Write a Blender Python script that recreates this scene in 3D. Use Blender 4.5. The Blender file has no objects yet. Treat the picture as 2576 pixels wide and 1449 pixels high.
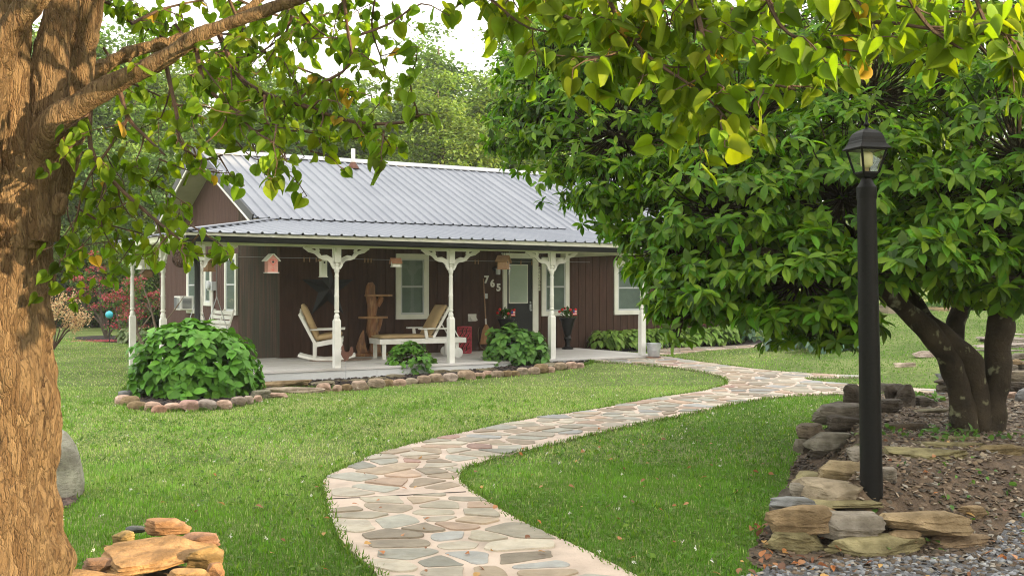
import bpy, bmesh, math, random
import numpy as np
from mathutils import Vector, Matrix, noise
from mathutils.geometry import delaunay_2d_cdt

random.seed(7)
rng = np.random.default_rng(11)
R = math.radians
sc = bpy.context.scene
col = sc.collection

# ---------------------------------------------------------------- camera, sky, sun, exposure
EYE = 1.56
F = 2720.0                       # focal length in units of the 2576 px wide measuring grid
cam_d = bpy.data.cameras.new('camera'); cam = bpy.data.objects.new('camera', cam_d); col.objects.link(cam)
cam_d.sensor_width = 36.0; cam_d.lens = F / 2576 * 36; cam_d.clip_start = 0.05; cam_d.clip_end = 2000
cam.location = (0, 0, EYE); cam.rotation_euler = (R(90), 0, 0); sc.camera = cam

SUN_EL, SUN_AZ = 12.5, 112.0     # azimuth clockwise from +Y (view direction)
w = bpy.data.worlds.new('World'); sc.world = w; w.use_nodes = True
wn = w.node_tree; wn.nodes.clear()
o_ = wn.nodes.new('ShaderNodeOutputWorld'); bg = wn.nodes.new('ShaderNodeBackground')
sky = wn.nodes.new('ShaderNodeTexSky'); sky.sky_type = 'NISHITA'; sky.sun_disc = False
sky.sun_elevation = R(SUN_EL); sky.sun_rotation = R(SUN_AZ); sky.dust_density = 3.0; sky.air_density = 1.0
hs = wn.nodes.new('ShaderNodeMix'); hs.data_type = 'RGBA'
hs.inputs['Factor'].default_value = 0.75
hs.inputs['B'].default_value = (10.2, 9.9, 9.3, 1)
wn.links.new(sky.outputs['Color'], hs.inputs['A']); wn.links.new(hs.outputs['Result'], bg.inputs['Color'])
bg.inputs['Strength'].default_value = 0.11
wn.links.new(bg.outputs['Background'], o_.inputs['Surface'])

sd = bpy.data.lights.new('sun', 'SUN'); sd.energy = 5.0; sd.angle = R(0.6); sd.color = (1.0, 0.77, 0.44)
so = bpy.data.objects.new('sun', sd); col.objects.link(so)
SUND = Vector((math.sin(R(SUN_AZ)) * math.cos(R(SUN_EL)), math.cos(R(SUN_AZ)) * math.cos(R(SUN_EL)), math.sin(R(SUN_EL))))
so.rotation_euler = SUND.to_track_quat('Z', 'Y').to_euler(); so.location = SUND * 50
sc.view_settings.view_transform = 'Standard'; sc.view_settings.look = 'None'
sc.view_settings.exposure = 1.5; sc.view_settings.gamma = 1.0
sc.cycles.filter_width = 1.1; sc.cycles.max_bounces = 6; sc.cycles.transparent_max_bounces = 8

# ---------------------------------------------------------------- measuring helpers
def sst(x, a, b):
    t = np.clip((np.asarray(x, float) - a) / (b - a), 0, 1); return t * t * (3 - 2 * t)
def gz(x, y):
    x = np.asarray(x, float); y = np.asarray(y, float)
    a = (x + 4.5) * .8458 + (y - 21) * .5335
    h = 0.13 * sst(a, 0.5, 5.5) * sst(y, 15.5, 20) * (1 - sst(y, 30, 45))
    h = h + 0.055 * np.maximum(0, y - 17) * sst(x, 4.6, 9.0) * (1 - sst(y, 60, 90) * .5)
    xe = np.interp(y, [5.5, 6.1, 8.2, 10, 12.5], [1.35, 1.5, 2.3, 2.72, 3.6])
    h = h + .36 * sst(x, xe + .05, xe + .45) * sst(y, 6.4, 6.85 + .9 * np.maximum(0, x - 2.2)) * sst(13.0 - y, 0, .8)
    return h
def gzf(x, y): return float(gz(x, y))
def P(u, v, Y): return Vector(((u - 1288) / F * Y, Y, EYE + (724 - v) / F * Y))
def Gd(u, v):
    z = 0.0
    for _ in range(12):
        Y = F * (EYE - z) / (v - 724); X = (u - 1288) / F * Y; z = .5 * z + .5 * gzf(X, Y)
    return Vector((X, Y, z))
def inpoly(px, py, poly):
    px = np.asarray(px); py = np.asarray(py); r = np.zeros(px.shape, bool); n = len(poly)
    for i in range(n):
        x1, y1 = poly[i][0], poly[i][1]; x2, y2 = poly[(i + 1) % n][0], poly[(i + 1) % n][1]
        if y1 == y2: continue
        c = ((y1 > py) != (y2 > py)) & (px < (x2 - x1) * (py - y1) / (y2 - y1) + x1); r ^= c
    return r
def smooth_poly(p, it=2):
    for _ in range(it):
        q = []
        for i in range(len(p)):
            a, b = p[i], p[(i + 1) % len(p)]
            q.append((a[0] * .75 + b[0] * .25, a[1] * .75 + b[1] * .25)); q.append((a[0] * .25 + b[0] * .75, a[1] * .25 + b[1] * .75))
        p = q
    return p

# ---------------------------------------------------------------- object helpers
def tag(o, label=None, cat=None, group=None, kind=None):
    if label: o['label'] = label
    if cat: o['category'] = cat
    if group: o['group'] = group
    if kind: o['kind'] = kind
    return o
def empty(name, loc=(0, 0, 0), rz=0.0, label=None, cat=None, group=None):
    o = bpy.data.objects.new(name, None); col.objects.link(o); o.location = loc; o.rotation_euler = (0, 0, rz)
    o.empty_display_size = .1
    return tag(o, label, cat, group)
def nmesh(name, V, T, mats, parent=None, colors=None, smooth=False, midx=None):
    """V (n,3); T list of index tuples or an int array (m,k)"""
    me = bpy.data.meshes.new(name)
    V = np.asarray(V, np.float32)
    if isinstance(T, np.ndarray):
        m, k = T.shape
        me.vertices.add(len(V)); me.vertices.foreach_set('co', V.ravel())
        me.loops.add(m * k); me.loops.foreach_set('vertex_index', T.astype(np.int32).ravel())
        me.polygons.add(m); me.polygons.foreach_set('loop_start', np.arange(0, m * k, k, dtype=np.int32))
        me.polygons.foreach_set('loop_total', np.full(m, k, np.int32))
        me.update(calc_edges=True)
    else:
        me.from_pydata([tuple(v) for v in V.tolist()], [], T)
    if not isinstance(mats, (list, tuple)): mats = [mats]
    for m_ in mats: me.materials.append(m_)
    if midx is not None: me.polygons.foreach_set('material_index', np.asarray(midx, np.int32))
    if smooth: me.polygons.foreach_set('use_smooth', np.ones(len(me.polygons), bool))
    if colors is not None:
        at = me.color_attributes.new('Col', 'FLOAT_COLOR', 'POINT')
        c4 = np.ones((len(V), 4), np.float32); c4[:, :3] = np.asarray(colors, np.float32)[:, :3]
        at.data.foreach_set('color', c4.ravel())
    me.validate()
    o = bpy.data.objects.new(name, me); col.objects.link(o); o.parent = parent
    return o
class MB:
    def __init__(s): s.v = []; s.f = []; s.c = []; s.m = []; s.mi = 0; s.cc = (1, 1, 1)
    def add(s, vs, fs):
        n = len(s.v); s.v += [tuple(v) for v in vs]; s.f += [tuple(i + n for i in f) for f in fs]
        s.c += [s.cc] * len(vs); s.m += [s.mi] * len(fs); return s
    def box(s, x0, x1, y0, y1, z0, z1, M=None):
        vs = [(x, y, z) for z in (z0, z1) for y in (y0, y1) for x in (x0, x1)]
        if M is not None: vs = [M @ Vector(v) for v in vs]
        return s.add(vs, [(0, 2, 3, 1), (4, 5, 7, 6), (0, 1, 5, 4), (2, 6, 7, 3), (0, 4, 6, 2), (1, 3, 7, 5)])
    def bar(s, a, b, w, t, up=(0, 0, 1)):
        a = Vector(a); b = Vector(b); d = (b - a).normalized(); u = Vector(up)
        if abs(d.dot(u)) > .98: u = Vector((1, 0, 0))
        sx = d.cross(u).normalized(); sz = sx.cross(d).normalized()
        vs = [p + sx * (i * w / 2) + sz * (j * t / 2) for p in (a, b) for i, j in ((-1, -1), (1, -1), (1, 1), (-1, 1))]
        return s.add(vs, [(0, 1, 2, 3), (7, 6, 5, 4), (0, 4, 5, 1), (1, 5, 6, 2), (2, 6, 7, 3), (3, 7, 4, 0)])
    def tube(s, pts, rad, n=8, rough=0.0, seed=0, cap=True, fr=6.0, ridge=0):
        pts = [Vector(p) for p in pts]; m = len(pts)
        if not hasattr(rad, '__len__'): rad = [rad] * m
        T = [(pts[min(i + 1, m - 1)] - pts[max(i - 1, 0)]).normalized() for i in range(m)]
        nx = T[0].orthogonal().normalized(); vs = []
        for i in range(m):
            nx = (nx - T[i] * nx.dot(T[i])).normalized(); ny = T[i].cross(nx)
            for k in range(n):
                a = 2 * math.pi * k / n; d = nx * math.cos(a) + ny * math.sin(a); r = rad[i]
                if rough: r *= 1 + rough * noise.noise((pts[i] + d * rad[i]) * fr + Vector((seed, 0, 0)))
                if ridge: q_ = pts[i] + d * rad[i]; r += ridge * (abs(noise.noise(Vector((q_.x * 34, q_.y * 34, q_.z * 9)) + Vector((0, 0, seed)))) * 2 - .6)
                vs.append(pts[i] + d * r)
        fs = [(i * n + k, i * n + (k + 1) % n, (i + 1) * n + (k + 1) % n, (i + 1) * n + k) for i in range(m - 1) for k in range(n)]
        if cap: fs += [tuple(range(n))[::-1], tuple((m - 1) * n + k for k in range(n))]
        return s.add(vs, fs)
    def lathe(s, prof, n=20, c=(0, 0, 0), M=None, ang0=0.0):
        vs = []
        for r, z in prof:
            for k in range(n):
                a = ang0 + 2 * math.pi * k / n; v = Vector((c[0] + r * math.cos(a), c[1] + r * math.sin(a), c[2] + z))
                vs.append(M @ v if M is not None else v)
        m = len(prof)
        fs = [(i * n + k, i * n + (k + 1) % n, (i + 1) * n + (k + 1) % n, (i + 1) * n + k) for i in range(m - 1) for k in range(n)]
        fs += [tuple(range(n))[::-1], tuple((m - 1) * n + k for k in range(n))]
        return s.add(vs, fs)
    def prism(s, poly, f0, f1):
        """poly 2D list; f0, f1 map (x,y)->3D on both faces"""
        n = len(poly); vs = [f0(*p) for p in poly] + [f1(*p) for p in poly]
        return s.add(vs, [tuple(range(n))[::-1], tuple(range(n, 2 * n))] + [(i, (i + 1) % n, n + (i + 1) % n, n + i) for i in range(n)])
    def ribbon(s, pl, w, fmap, t):
        """flat strip following 2D polyline, extruded t"""
        n = len(pl); L = []; Rr = []
        for i in range(n):
            a = pl[max(i - 1, 0)]; b = pl[min(i + 1, n - 1)]; dx, dy = b[0] - a[0], b[1] - a[1]; l = math.hypot(dx, dy) or 1
            ww = w[i] if hasattr(w, '__len__') else w
            L.append((pl[i][0] - dy / l * ww / 2, pl[i][1] + dx / l * ww / 2)); Rr.append((pl[i][0] + dy / l * ww / 2, pl[i][1] - dx / l * ww / 2))
        for i in range(n - 1):
            s.prism([L[i], L[i + 1], Rr[i + 1], Rr[i]], lambda x, y: fmap(x, y, 0), lambda x, y: fmap(x, y, t))
        return s
    def build(s, name, mats, parent=None, smooth=False, bevel=0.0, auto=None, col_=False):
        me = bpy.data.meshes.new(name); me.from_pydata(s.v, [], s.f)
        if not isinstance(mats, (list, tuple)): mats = [mats]
        for m_ in mats: me.materials.append(m_)
        if len(mats) > 1: me.polygons.foreach_set('material_index', np.array(s.m, np.int32))
        if col_:
            at = me.color_attributes.new('Col', 'FLOAT_COLOR', 'POINT')
            c4 = np.ones((len(s.v), 4), np.float32); c4[:, :3] = np.array(s.c, np.float32); at.data.foreach_set('color', c4.ravel())
        b = bmesh.new(); b.from_mesh(me); bmesh.ops.recalc_face_normals(b, faces=b.faces); b.to_mesh(me); b.free()
        if smooth: me.polygons.foreach_set('use_smooth', np.ones(len(me.polygons), bool))
        if auto:
            me.polygons.foreach_set('use_smooth', np.ones(len(me.polygons), bool)); me.set_sharp_from_angle(angle=R(auto))
        o = bpy.data.objects.new(name, me); col.objects.link(o); o.parent = parent
        if bevel:
            md = o.modifiers.new('b', 'BEVEL'); md.width = bevel; md.segments = 2; md.limit_method = 'ANGLE'; md.angle_limit = R(40)
        return o
def copy_tree(o, parent=None):
    c = o.copy(); col.objects.link(c); c.parent = parent
    for ch in [x for x in o.children]: copy_tree(ch, c)
    return c

# ---------------------------------------------------------------- materials
def N(nt, t, **kw):
    n = nt.nodes.new(t)
    for k, v in kw.items():
        if hasattr(n, k) and not (k in n.inputs): setattr(n, k, v)
        else: n.inputs[k].default_value = v
    return n
def pm(name, c1, c2=None, scale=5, rough=.8, bump=0, bscale=None, metal=0, stretch=(1, 1, 1), attr=False, spec=.5, detail=6, ramp=(.35, .65),
       spots=None, noise2=None, coat=0, bstretch=None):
    m = bpy.data.materials.new(name); m.use_nodes = True; nt = m.node_tree; b = nt.nodes['Principled BSDF']; L = nt.links
    b.inputs['Roughness'].default_value = rough; b.inputs['Metallic'].default_value = metal; b.inputs['Specular IOR Level'].default_value = spec
    if coat: b.inputs['Coat Weight'].default_value = coat
    tc = N(nt, 'ShaderNodeTexCoord'); mp = N(nt, 'ShaderNodeMapping'); L.new(tc.outputs['Object'], mp.inputs['Vector']); mp.inputs['Scale'].default_value = stretch
    out = None
    if c2 is not None:
        nz = N(nt, 'ShaderNodeTexNoise', Scale=scale, Detail=detail, Roughness=.6); L.new(mp.outputs['Vector'], nz.inputs['Vector'])
        rp = N(nt, 'ShaderNodeValToRGB'); e = rp.color_ramp.elements
        e[0].position = ramp[0]; e[1].position = ramp[1]; e[0].color = (*c1, 1); e[1].color = (*c2, 1)
        L.new(nz.outputs['Fac'], rp.inputs['Fac']); out = rp.outputs['Color']
        if noise2:   # (scale, colour, lo, hi)
            n2 = N(nt, 'ShaderNodeTexNoise', Scale=noise2[0], Detail=5); L.new(mp.outputs['Vector'], n2.inputs['Vector'])
            mr = N(nt, 'ShaderNodeMapRange'); mr.inputs['From Min'].default_value = noise2[2]; mr.inputs['From Max'].default_value = noise2[3]
            L.new(n2.outputs['Fac'], mr.inputs['Value'])
            mx = N(nt, 'ShaderNodeMix', data_type='RGBA'); mx.inputs['B'].default_value = (*noise2[1], 1)
            L.new(mr.outputs['Result'], mx.inputs['Factor']); L.new(out, mx.inputs['A']); out = mx.outputs['Result']
    if attr:
        at = N(nt, 'ShaderNodeAttribute', attribute_name='Col')
        if out is not None:
            mx = N(nt, 'ShaderNodeMix', data_type='RGBA', blend_type='MULTIPLY'); mx.inputs['Factor'].default_value = 1
            L.new(out, mx.inputs['A']); L.new(at.outputs['Color'], mx.inputs['B']); out = mx.outputs['Result']
        else: out = at.outputs['Color']
    if out is not None: L.new(out, b.inputs['Base Color'])
    else: b.inputs['Base Color'].default_value = (*c1, 1)
    if bump:
        mp2 = mp
        if bstretch: mp2 = N(nt, 'ShaderNodeMapping'); L.new(tc.outputs['Object'], mp2.inputs['Vector']); mp2.inputs['Scale'].default_value = bstretch
        nb = N(nt, 'ShaderNodeTexNoise', Scale=bscale or scale * 4, Detail=8, Roughness=.65); L.new(mp2.outputs['Vector'], nb.inputs['Vector'])
        bp = N(nt, 'ShaderNodeBump', Strength=min(1, bump), Distance=.02 * max(1, bump)); L.new(nb.outputs['Fac'], bp.inputs['Height']); L.new(bp.outputs['Normal'], b.inputs['Normal'])
    return m
def leafmat(name, tint=(1, 1, 1), rough=.42, trans=.35, tcol=(1.5, 1.5, .6), spec=.4, vein=True):
    m = bpy.data.materials.new(name); m.use_nodes = True; nt = m.node_tree; L = nt.links; b = nt.nodes['Principled BSDF']; out = nt.nodes['Material Output']
    b.inputs['Roughness'].default_value = rough; b.inputs['Specular IOR Level'].default_value = spec
    at = N(nt, 'ShaderNodeAttribute', attribute_name='Col')
    tc = N(nt, 'ShaderNodeTexCoord'); nz = N(nt, 'ShaderNodeTexNoise', Scale=22.0, Detail=3); L.new(tc.outputs['Object'], nz.inputs['Vector'])
    mr = N(nt, 'ShaderNodeMapRange'); mr.inputs['To Min'].default_value = .72; mr.inputs['To Max'].default_value = 1.28; L.new(nz.outputs['Fac'], mr.inputs['Value'])
    mv = N(nt, 'ShaderNodeVectorMath', operation='MULTIPLY'); L.new(at.outputs['Color'], mv.inputs[0]); L.new(mr.outputs['Result'], mv.inputs[1])
    L.new(mv.outputs['Vector'], b.inputs['Base Color'])
    tv = N(nt, 'ShaderNodeVectorMath', operation='MULTIPLY'); L.new(mv.outputs['Vector'], tv.inputs[0]); tv.inputs[1].default_value = tcol
    tr = N(nt, 'ShaderNodeBsdfTranslucent'); L.new(tv.outputs['Vector'], tr.inputs['Color'])
    ms = N(nt, 'ShaderNodeMixShader'); ms.inputs['Fac'].default_value = trans
    L.new(b.outputs['BSDF'], ms.inputs[1]); L.new(tr.outputs['BSDF'], ms.inputs[2]); L.new(ms.outputs['Shader'], out.inputs['Surface'])
    return m
def barkmat(name, light, mid, dark, sc_=14, stretch=(1, 1, .28), bump=1.0, dist=.03):
    m = bpy.data.materials.new(name); m.use_nodes = True; nt = m.node_tree; L = nt.links; b = nt.nodes['Principled BSDF']
    b.inputs['Roughness'].default_value = .85; b.inputs['Specular IOR Level'].default_value = .25
    tc = N(nt, 'ShaderNodeTexCoord'); mp = N(nt, 'ShaderNodeMapping'); L.new(tc.outputs['Object'], mp.inputs['Vector']); mp.inputs['Scale'].default_value = stretch
    dn = N(nt, 'ShaderNodeTexNoise', Scale=sc_ * 1.1, Detail=6); L.new(mp.outputs['Vector'], dn.inputs['Vector'])
    mv = N(nt, 'ShaderNodeVectorMath', operation='MULTIPLY_ADD'); L.new(dn.outputs['Color'], mv.inputs[0]); mv.inputs[1].default_value = (.11, .11, .11); L.new(mp.outputs['Vector'], mv.inputs[2])
    vo = N(nt, 'ShaderNodeTexVoronoi', feature='DISTANCE_TO_EDGE', Scale=sc_ * 2.4); L.new(mv.outputs['Vector'], vo.inputs['Vector'])
    vr = N(nt, 'ShaderNodeMapRange'); vr.inputs['From Max'].default_value = .16; L.new(vo.outputs['Distance'], vr.inputs['Value'])
    mr_ = N(nt, 'ShaderNodeMapping'); L.new(tc.outputs['Object'], mr_.inputs['Vector']); mr_.inputs['Scale'].default_value = (stretch[0], stretch[1], stretch[2] * .55)
    rg = N(nt, 'ShaderNodeTexNoise', noise_type='RIDGED_MULTIFRACTAL', Scale=sc_ * .75, Detail=7, Roughness=.62); L.new(mr_.outputs['Vector'], rg.inputs['Vector'])
    vc = N(nt, 'ShaderNodeTexVoronoi', feature='F1', Scale=sc_ * 2.4); L.new(mv.outputs['Vector'], vc.inputs['Vector'])
    nz = N(nt, 'ShaderNodeTexNoise', Scale=sc_ * 4, Detail=8, Roughness=.7); L.new(mp.outputs['Vector'], nz.inputs['Vector'])
    sep = N(nt, 'ShaderNodeSeparateColor'); L.new(vc.outputs['Color'], sep.inputs['Color'])
    rp = N(nt, 'ShaderNodeValToRGB'); e = rp.color_ramp.elements; e[0].color = (*mid, 1); e[1].color = (*light, 1); e[0].position = .2; e[1].position = .8
    L.new(sep.outputs['Red'], rp.inputs['Fac'])
    mx = N(nt, 'ShaderNodeMix', data_type='RGBA'); mx.inputs['A'].default_value = (*dark, 1); L.new(rp.outputs['Color'], mx.inputs['B'])
    ad = N(nt, 'ShaderNodeMath', operation='MULTIPLY_ADD'); L.new(nz.outputs['Fac'], ad.inputs[0]); ad.inputs[1].default_value = 1.3; a2 = N(nt, 'ShaderNodeMath', operation='MULTIPLY_ADD'); L.new(vr.outputs['Result'], a2.inputs[0]); a2.inputs[1].default_value = .38; rs = N(nt, 'ShaderNodeMath', operation='MULTIPLY'); L.new(rg.outputs['Fac'], rs.inputs[0]); rs.inputs[1].default_value = -.55; L.new(rs.outputs['Value'], a2.inputs[2]); L.new(a2.outputs['Value'], ad.inputs[2])
    cl = N(nt, 'ShaderNodeMapRange'); cl.inputs['From Min'].default_value = .34; cl.inputs['From Max'].default_value = .80; L.new(ad.outputs['Value'], cl.inputs['Value'])
    L.new(cl.outputs['Result'], mx.inputs['Factor']); L.new(mx.outputs['Result'], b.inputs['Base Color'])
    bp = N(nt, 'ShaderNodeBump', Strength=bump, Distance=dist); L.new(ad.outputs['Value'], bp.inputs['Height']); L.new(bp.outputs['Normal'], b.inputs['Normal'])
    return m
M = {}
M['white'] = pm('white_paint', (.78, .77, .72), (.66, .65, .58), 3, .55, .15, 40)
M['trimw'] = pm('window_trim_paint', (.74, .74, .66), (.66, .66, .57), 4, .5, .1, 50)
M['cream'] = pm('beam_paint', (.66, .66, .52), (.56, .57, .42), 3, .6, .15, 40)
M['soffit'] = pm('soffit_paint', (.40, .38, .28), (.32, .31, .22), 2, .7)
M['brown'] = pm('brown_stained_siding', (.078, .043, .030), (.052, .030, .021), 2.2, .8, .5, 60, spec=.15, stretch=(6, 6, .7), noise2=(2.5, (.09, .052, .038), .5, .8))
M['brownw'] = pm('weathered_siding', (.11, .062, .044), (.050, .037, .025), 1.6, .8, .6, 50, spec=.15, stretch=(7, 7, .6), noise2=(1.1, (.045, .042, .026), .42, .62))
M['metalroof'] = pm('galvanised_roof', (.215, .23, .265), (.17, .185, .22), 1.2, .42, .05, 30, metal=.2, stretch=(1, .3, 1))
M['darkmetal'] = pm('dark_bronze_trim', (.007, .008, .008), None, rough=.4, spec=.3)
M['deck'] = pm('deck_paint', (.60, .58, .56), (.50, .48, .45), 2.0, .6, .2, 60, stretch=(.4, 6, 1), noise2=(2.0, (.42, .38, .34), .55, .75))
M['deckrim'] = pm('deck_rim_paint', (.62, .63, .63), (.55, .56, .56), 2.0, .6, .15, 60)
M['glassdark'] = pm('blind_behind_glass', (.16, .19, .17), (.22, .25, .22), 2, .3)
M['black'] = pm('black_door_paint', (.012, .013, .015), None, rough=.4)
M['star'] = pm('black_star_metal', (.010, .012, .012), None, rough=.45)
M['cushion'] = pm('tan_cushion', (.46, .33, .17), (.38, .27, .14), 6, .9, .5, 40)
M['logwood'] = pm('varnished_log', (.30, .13, .045), (.13, .055, .022), 3, .5, .8, 14, stretch=(3, 3, .5), noise2=(7, (.42, .23, .09), .5, .7))
M['shelfwood'] = pm('live_edge_board', (.40, .22, .09), (.26, .13, .05), 3, .5, .4, 30, stretch=(.6, 4, 1))
M['straw'] = pm('broom_straw', (.42, .22, .10), (.30, .15, .07), 8, .9, .8, 60, stretch=(6, 6, .3))
M['wood'] = pm('raw_cedar', (.36, .22, .12), (.26, .15, .08), 8, .8, .3, 60, stretch=(1, 1, 4))
M['oldwood'] = pm('weathered_wood', (.20, .15, .10), (.12, .09, .065), 6, .9, .6, 40, stretch=(1, 1, .3))
M['pink'] = pm('pink_birdhouse_paint', (.62, .30, .24), (.52, .24, .20), 9, .7)
M['red'] = pm('red_wire_enamel', (.55, .045, .075), None, rough=.35)
M['rust'] = pm('rusty_plate', (.16, .065, .04), (.10, .045, .03), 12, .8, .3)
M['copper'] = pm('copper_roof', (.30, .13, .07), (.38, .2, .12), 12, .5)
M['zinc'] = pm('galvanised_bucket', (.52, .54, .55), (.42, .44, .46), 14, .4, metal=.5)
M['lamp'] = pm('black_lamp_paint', (.002, .002, .002), (.005, .005, .005), 60, .5, .12, 120, spec=.16)
M['greyplastic'] = pm('grey_plastic', (.50, .52, .52), None, rough=.5)
M['graydark'] = pm('dark_grille', (.10, .11, .12), None, rough=.6)
M['concrete'] = pm('mortar', (.58, .465, .385), (.46, .36, .295), 3.2, .85, .5, 55, noise2=(2.4, (.33, .27, .22), .52, .72))
M['flag'] = pm('flagstone', (1.05, 1.05, 1.05), (.72, .72, .72), 6, .72, .8, 12, attr=True, noise2=(18, (.78, .74, .68), .5, .8))
M['rock'] = pm('sandstone', (1.15, 1.12, 1.08), (.50, .47, .42), 5, .85, 1.6, 18, spec=.2, bstretch=(1, 1, 2.2), attr=True, noise2=(16, (.5, .47, .42), .52, .75))
M['mulch'] = pm('mulch', (.035, .022, .018), (.014, .010, .009), 30, .95, 1.5, 60)
M['dirt'] = pm('bare_dirt', (.15, .10, .062), (.075, .05, .032), 9, .95, 1.5, 40)
M['gravelbase'] = pm('gravel_base', (.16, .16, .17), (.08, .08, .085), 30, .9, 1.5, 60)
M['chip'] = pm('stone_chip', (1, 1, 1), (.7, .7, .7), 40, .8, .4, 80, attr=True)
M['bark'] = barkmat('redbud_bark', (.33, .215, .115), (.21, .125, .062), (.060, .030, .015), 15, stretch=(1.3, 1.3, .34), bump=1, dist=.05)
M['barkthin'] = pm('twig_bark', (.10, .05, .028), (.05, .028, .018), 20, .8, .5, 60)
M['magbark'] = pm('magnolia_bark', (.05, .038, .024), (.02, .016, .011), 5, .9, spec=.15, bump=1.2, bscale=22, noise2=(9, (.20, .20, .12), .60, .68))
M['treebark'] = pm('forest_bark', (.11, .085, .06), (.055, .045, .034), 3, .9, 1.0, 12, stretch=(1, 1, .3))
M['leaf_redbud'] = leafmat('redbud_leaf', trans=.5, rough=.55, tcol=(1.9, 1.9, .45), spec=.15)
M['leaf_mag'] = leafmat('magnolia_leaf', trans=.38, rough=.45, spec=.22, tcol=(1.9, 2.0, .35))
M['leaf_hyd'] = leafmat('hydrangea_leaf', trans=.25, rough=.5, spec=.25)
M['leaf_far'] = leafmat('forest_leaf', trans=.35, rough=.55, spec=.25)
M['grass'] = leafmat('grass_blade', trans=.35, rough=.5, spec=.15, tcol=(1.4, 1.5, .7))
M['petal'] = leafmat('petal', trans=.3, rough=.6, tcol=(1.2, 1.0, 1.0))
def glassmat():
    m = bpy.data.materials.new('clear_glass'); m.use_nodes = True; nt = m.node_tree; L = nt.links; nt.nodes.clear()
    out = N(nt, 'ShaderNodeOutputMaterial'); tr = N(nt, 'ShaderNodeBsdfTransparent'); gl = N(nt, 'ShaderNodeBsdfGlossy', Roughness=.03)
    fr = N(nt, 'ShaderNodeFresnel', IOR=1.5); ms = N(nt, 'ShaderNodeMixShader')
    ad = N(nt, 'ShaderNodeMath', operation='ADD'); ad.inputs[1].default_value = .05; L.new(fr.outputs['Fac'], ad.inputs[0])
    tr.inputs['Color'].default_value = (.93, .96, .95, 1)
    ge = N(nt, 'ShaderNodeNewGeometry'); iv = N(nt, 'ShaderNodeMath', operation='SUBTRACT'); iv.inputs[0].default_value = 1.0; L.new(ge.outputs['Backfacing'], iv.inputs[1]); mu = N(nt, 'ShaderNodeMath', operation='MULTIPLY'); L.new(ad.outputs['Value'], mu.inputs[0]); L.new(iv.outputs['Value'], mu.inputs[1])
    L.new(mu.outputs['Value'], ms.inputs['Fac']); L.new(tr.outputs['BSDF'], ms.inputs[1]); L.new(gl.outputs['BSDF'], ms.inputs[2]); L.new(ms.outputs['Shader'], out.inputs['Surface'])
    return m
M['glass'] = glassmat()

# lawn sheet
def lawnmat():
    m = bpy.data.materials.new('lawn'); m.use_nodes = True; nt = m.node_tree; L = nt.links; b = nt.nodes['Principled BSDF']
    b.inputs['Roughness'].default_value = .9; b.inputs['Specular IOR Level'].default_value = .15
    tc = N(nt, 'ShaderNodeTexCoord')
    n1 = N(nt, 'ShaderNodeTexNoise', Scale=.55, Detail=5); n2 = N(nt, 'ShaderNodeTexNoise', Scale=14.0, Detail=8, Roughness=.75); n3 = N(nt, 'ShaderNodeTexNoise', Scale=60.0, Detail=4)
    for n in (n1, n2, n3): L.new(tc.outputs['Object'], n.inputs['Vector'])
    r1 = N(nt, 'ShaderNodeValToRGB'); e = r1.color_ramp.elements; e[0].position = .38; e[1].position = .66; e[0].color = (.14, .21, .055, 1); e[1].color = (.27, .33, .12, 1)
    L.new(n1.outputs['Fac'], r1.inputs['Fac'])
    r2 = N(nt, 'ShaderNodeValToRGB'); e = r2.color_ramp.elements; e[0].position = .36; e[1].position = .62; e[0].color = (.4, .42, .35, 1); e[1].color = (1.15, 1.1, 1.05, 1)
    L.new(n2.outputs['Fac'], r2.inputs['Fac'])
    mx = N(nt, 'ShaderNodeMix', data_type='RGBA', blend_type='MULTIPLY'); mx.inputs['Factor'].default_value = 1; L.new(r1.outputs['Color'], mx.inputs['A']); L.new(r2.outputs['Color'], mx.inputs['B'])
    L.new(mx.outputs['Result'], b.inputs['Base Color'])
    bp = N(nt, 'ShaderNodeBump', Strength=.9, Distance=.04); L.new(n3.outputs['Fac'], bp.inputs['Height']); L.new(bp.outputs['Normal'], b.inputs['Normal'])
    return m
M['lawn'] = lawnmat()

# ---------------------------------------------------------------- ground
def axis(lo, hi, a, b, step, grow=1.18):
    c = list(np.arange(a, b + 1e-6, step)); s = step; x = a
    while x > lo: s *= grow; x -= s; c.insert(0, x)
    s = step; x = c[-1]
    while x < hi: s *= grow; x += s; c.append(x)
    return np.array(c)
xs = axis(-400, 400, -9, 12, .14); ys = axis(-60, 700, 4.5, 33, .14)
XX, YY = np.meshgrid(xs, ys)
ZZ = gz(XX, YY) + .012 * np.sin(XX * 1.3 + YY * .7) * np.cos(YY * .9)
GV = np.stack([XX.ravel(), YY.ravel(), ZZ.ravel()], 1); nx_ = len(xs); ny_ = len(ys)
I = (np.arange(ny_ - 1)[:, None] * nx_ + np.arange(nx_ - 1)[None]).ravel()
tag(nmesh('lawn', GV, np.stack([I, I + 1, I + nx_ + 1, I + nx_], 1), M['lawn'], smooth=True), kind='structure')
def gsurf(x, y): return gzf(x, y) + .012 * math.sin(x * 1.3 + y * .7) * math.cos(y * .9)
def gsurfn(x, y): return gz(x, y) + .012 * np.sin(x * 1.3 + y * .7) * np.cos(y * .9)
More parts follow.
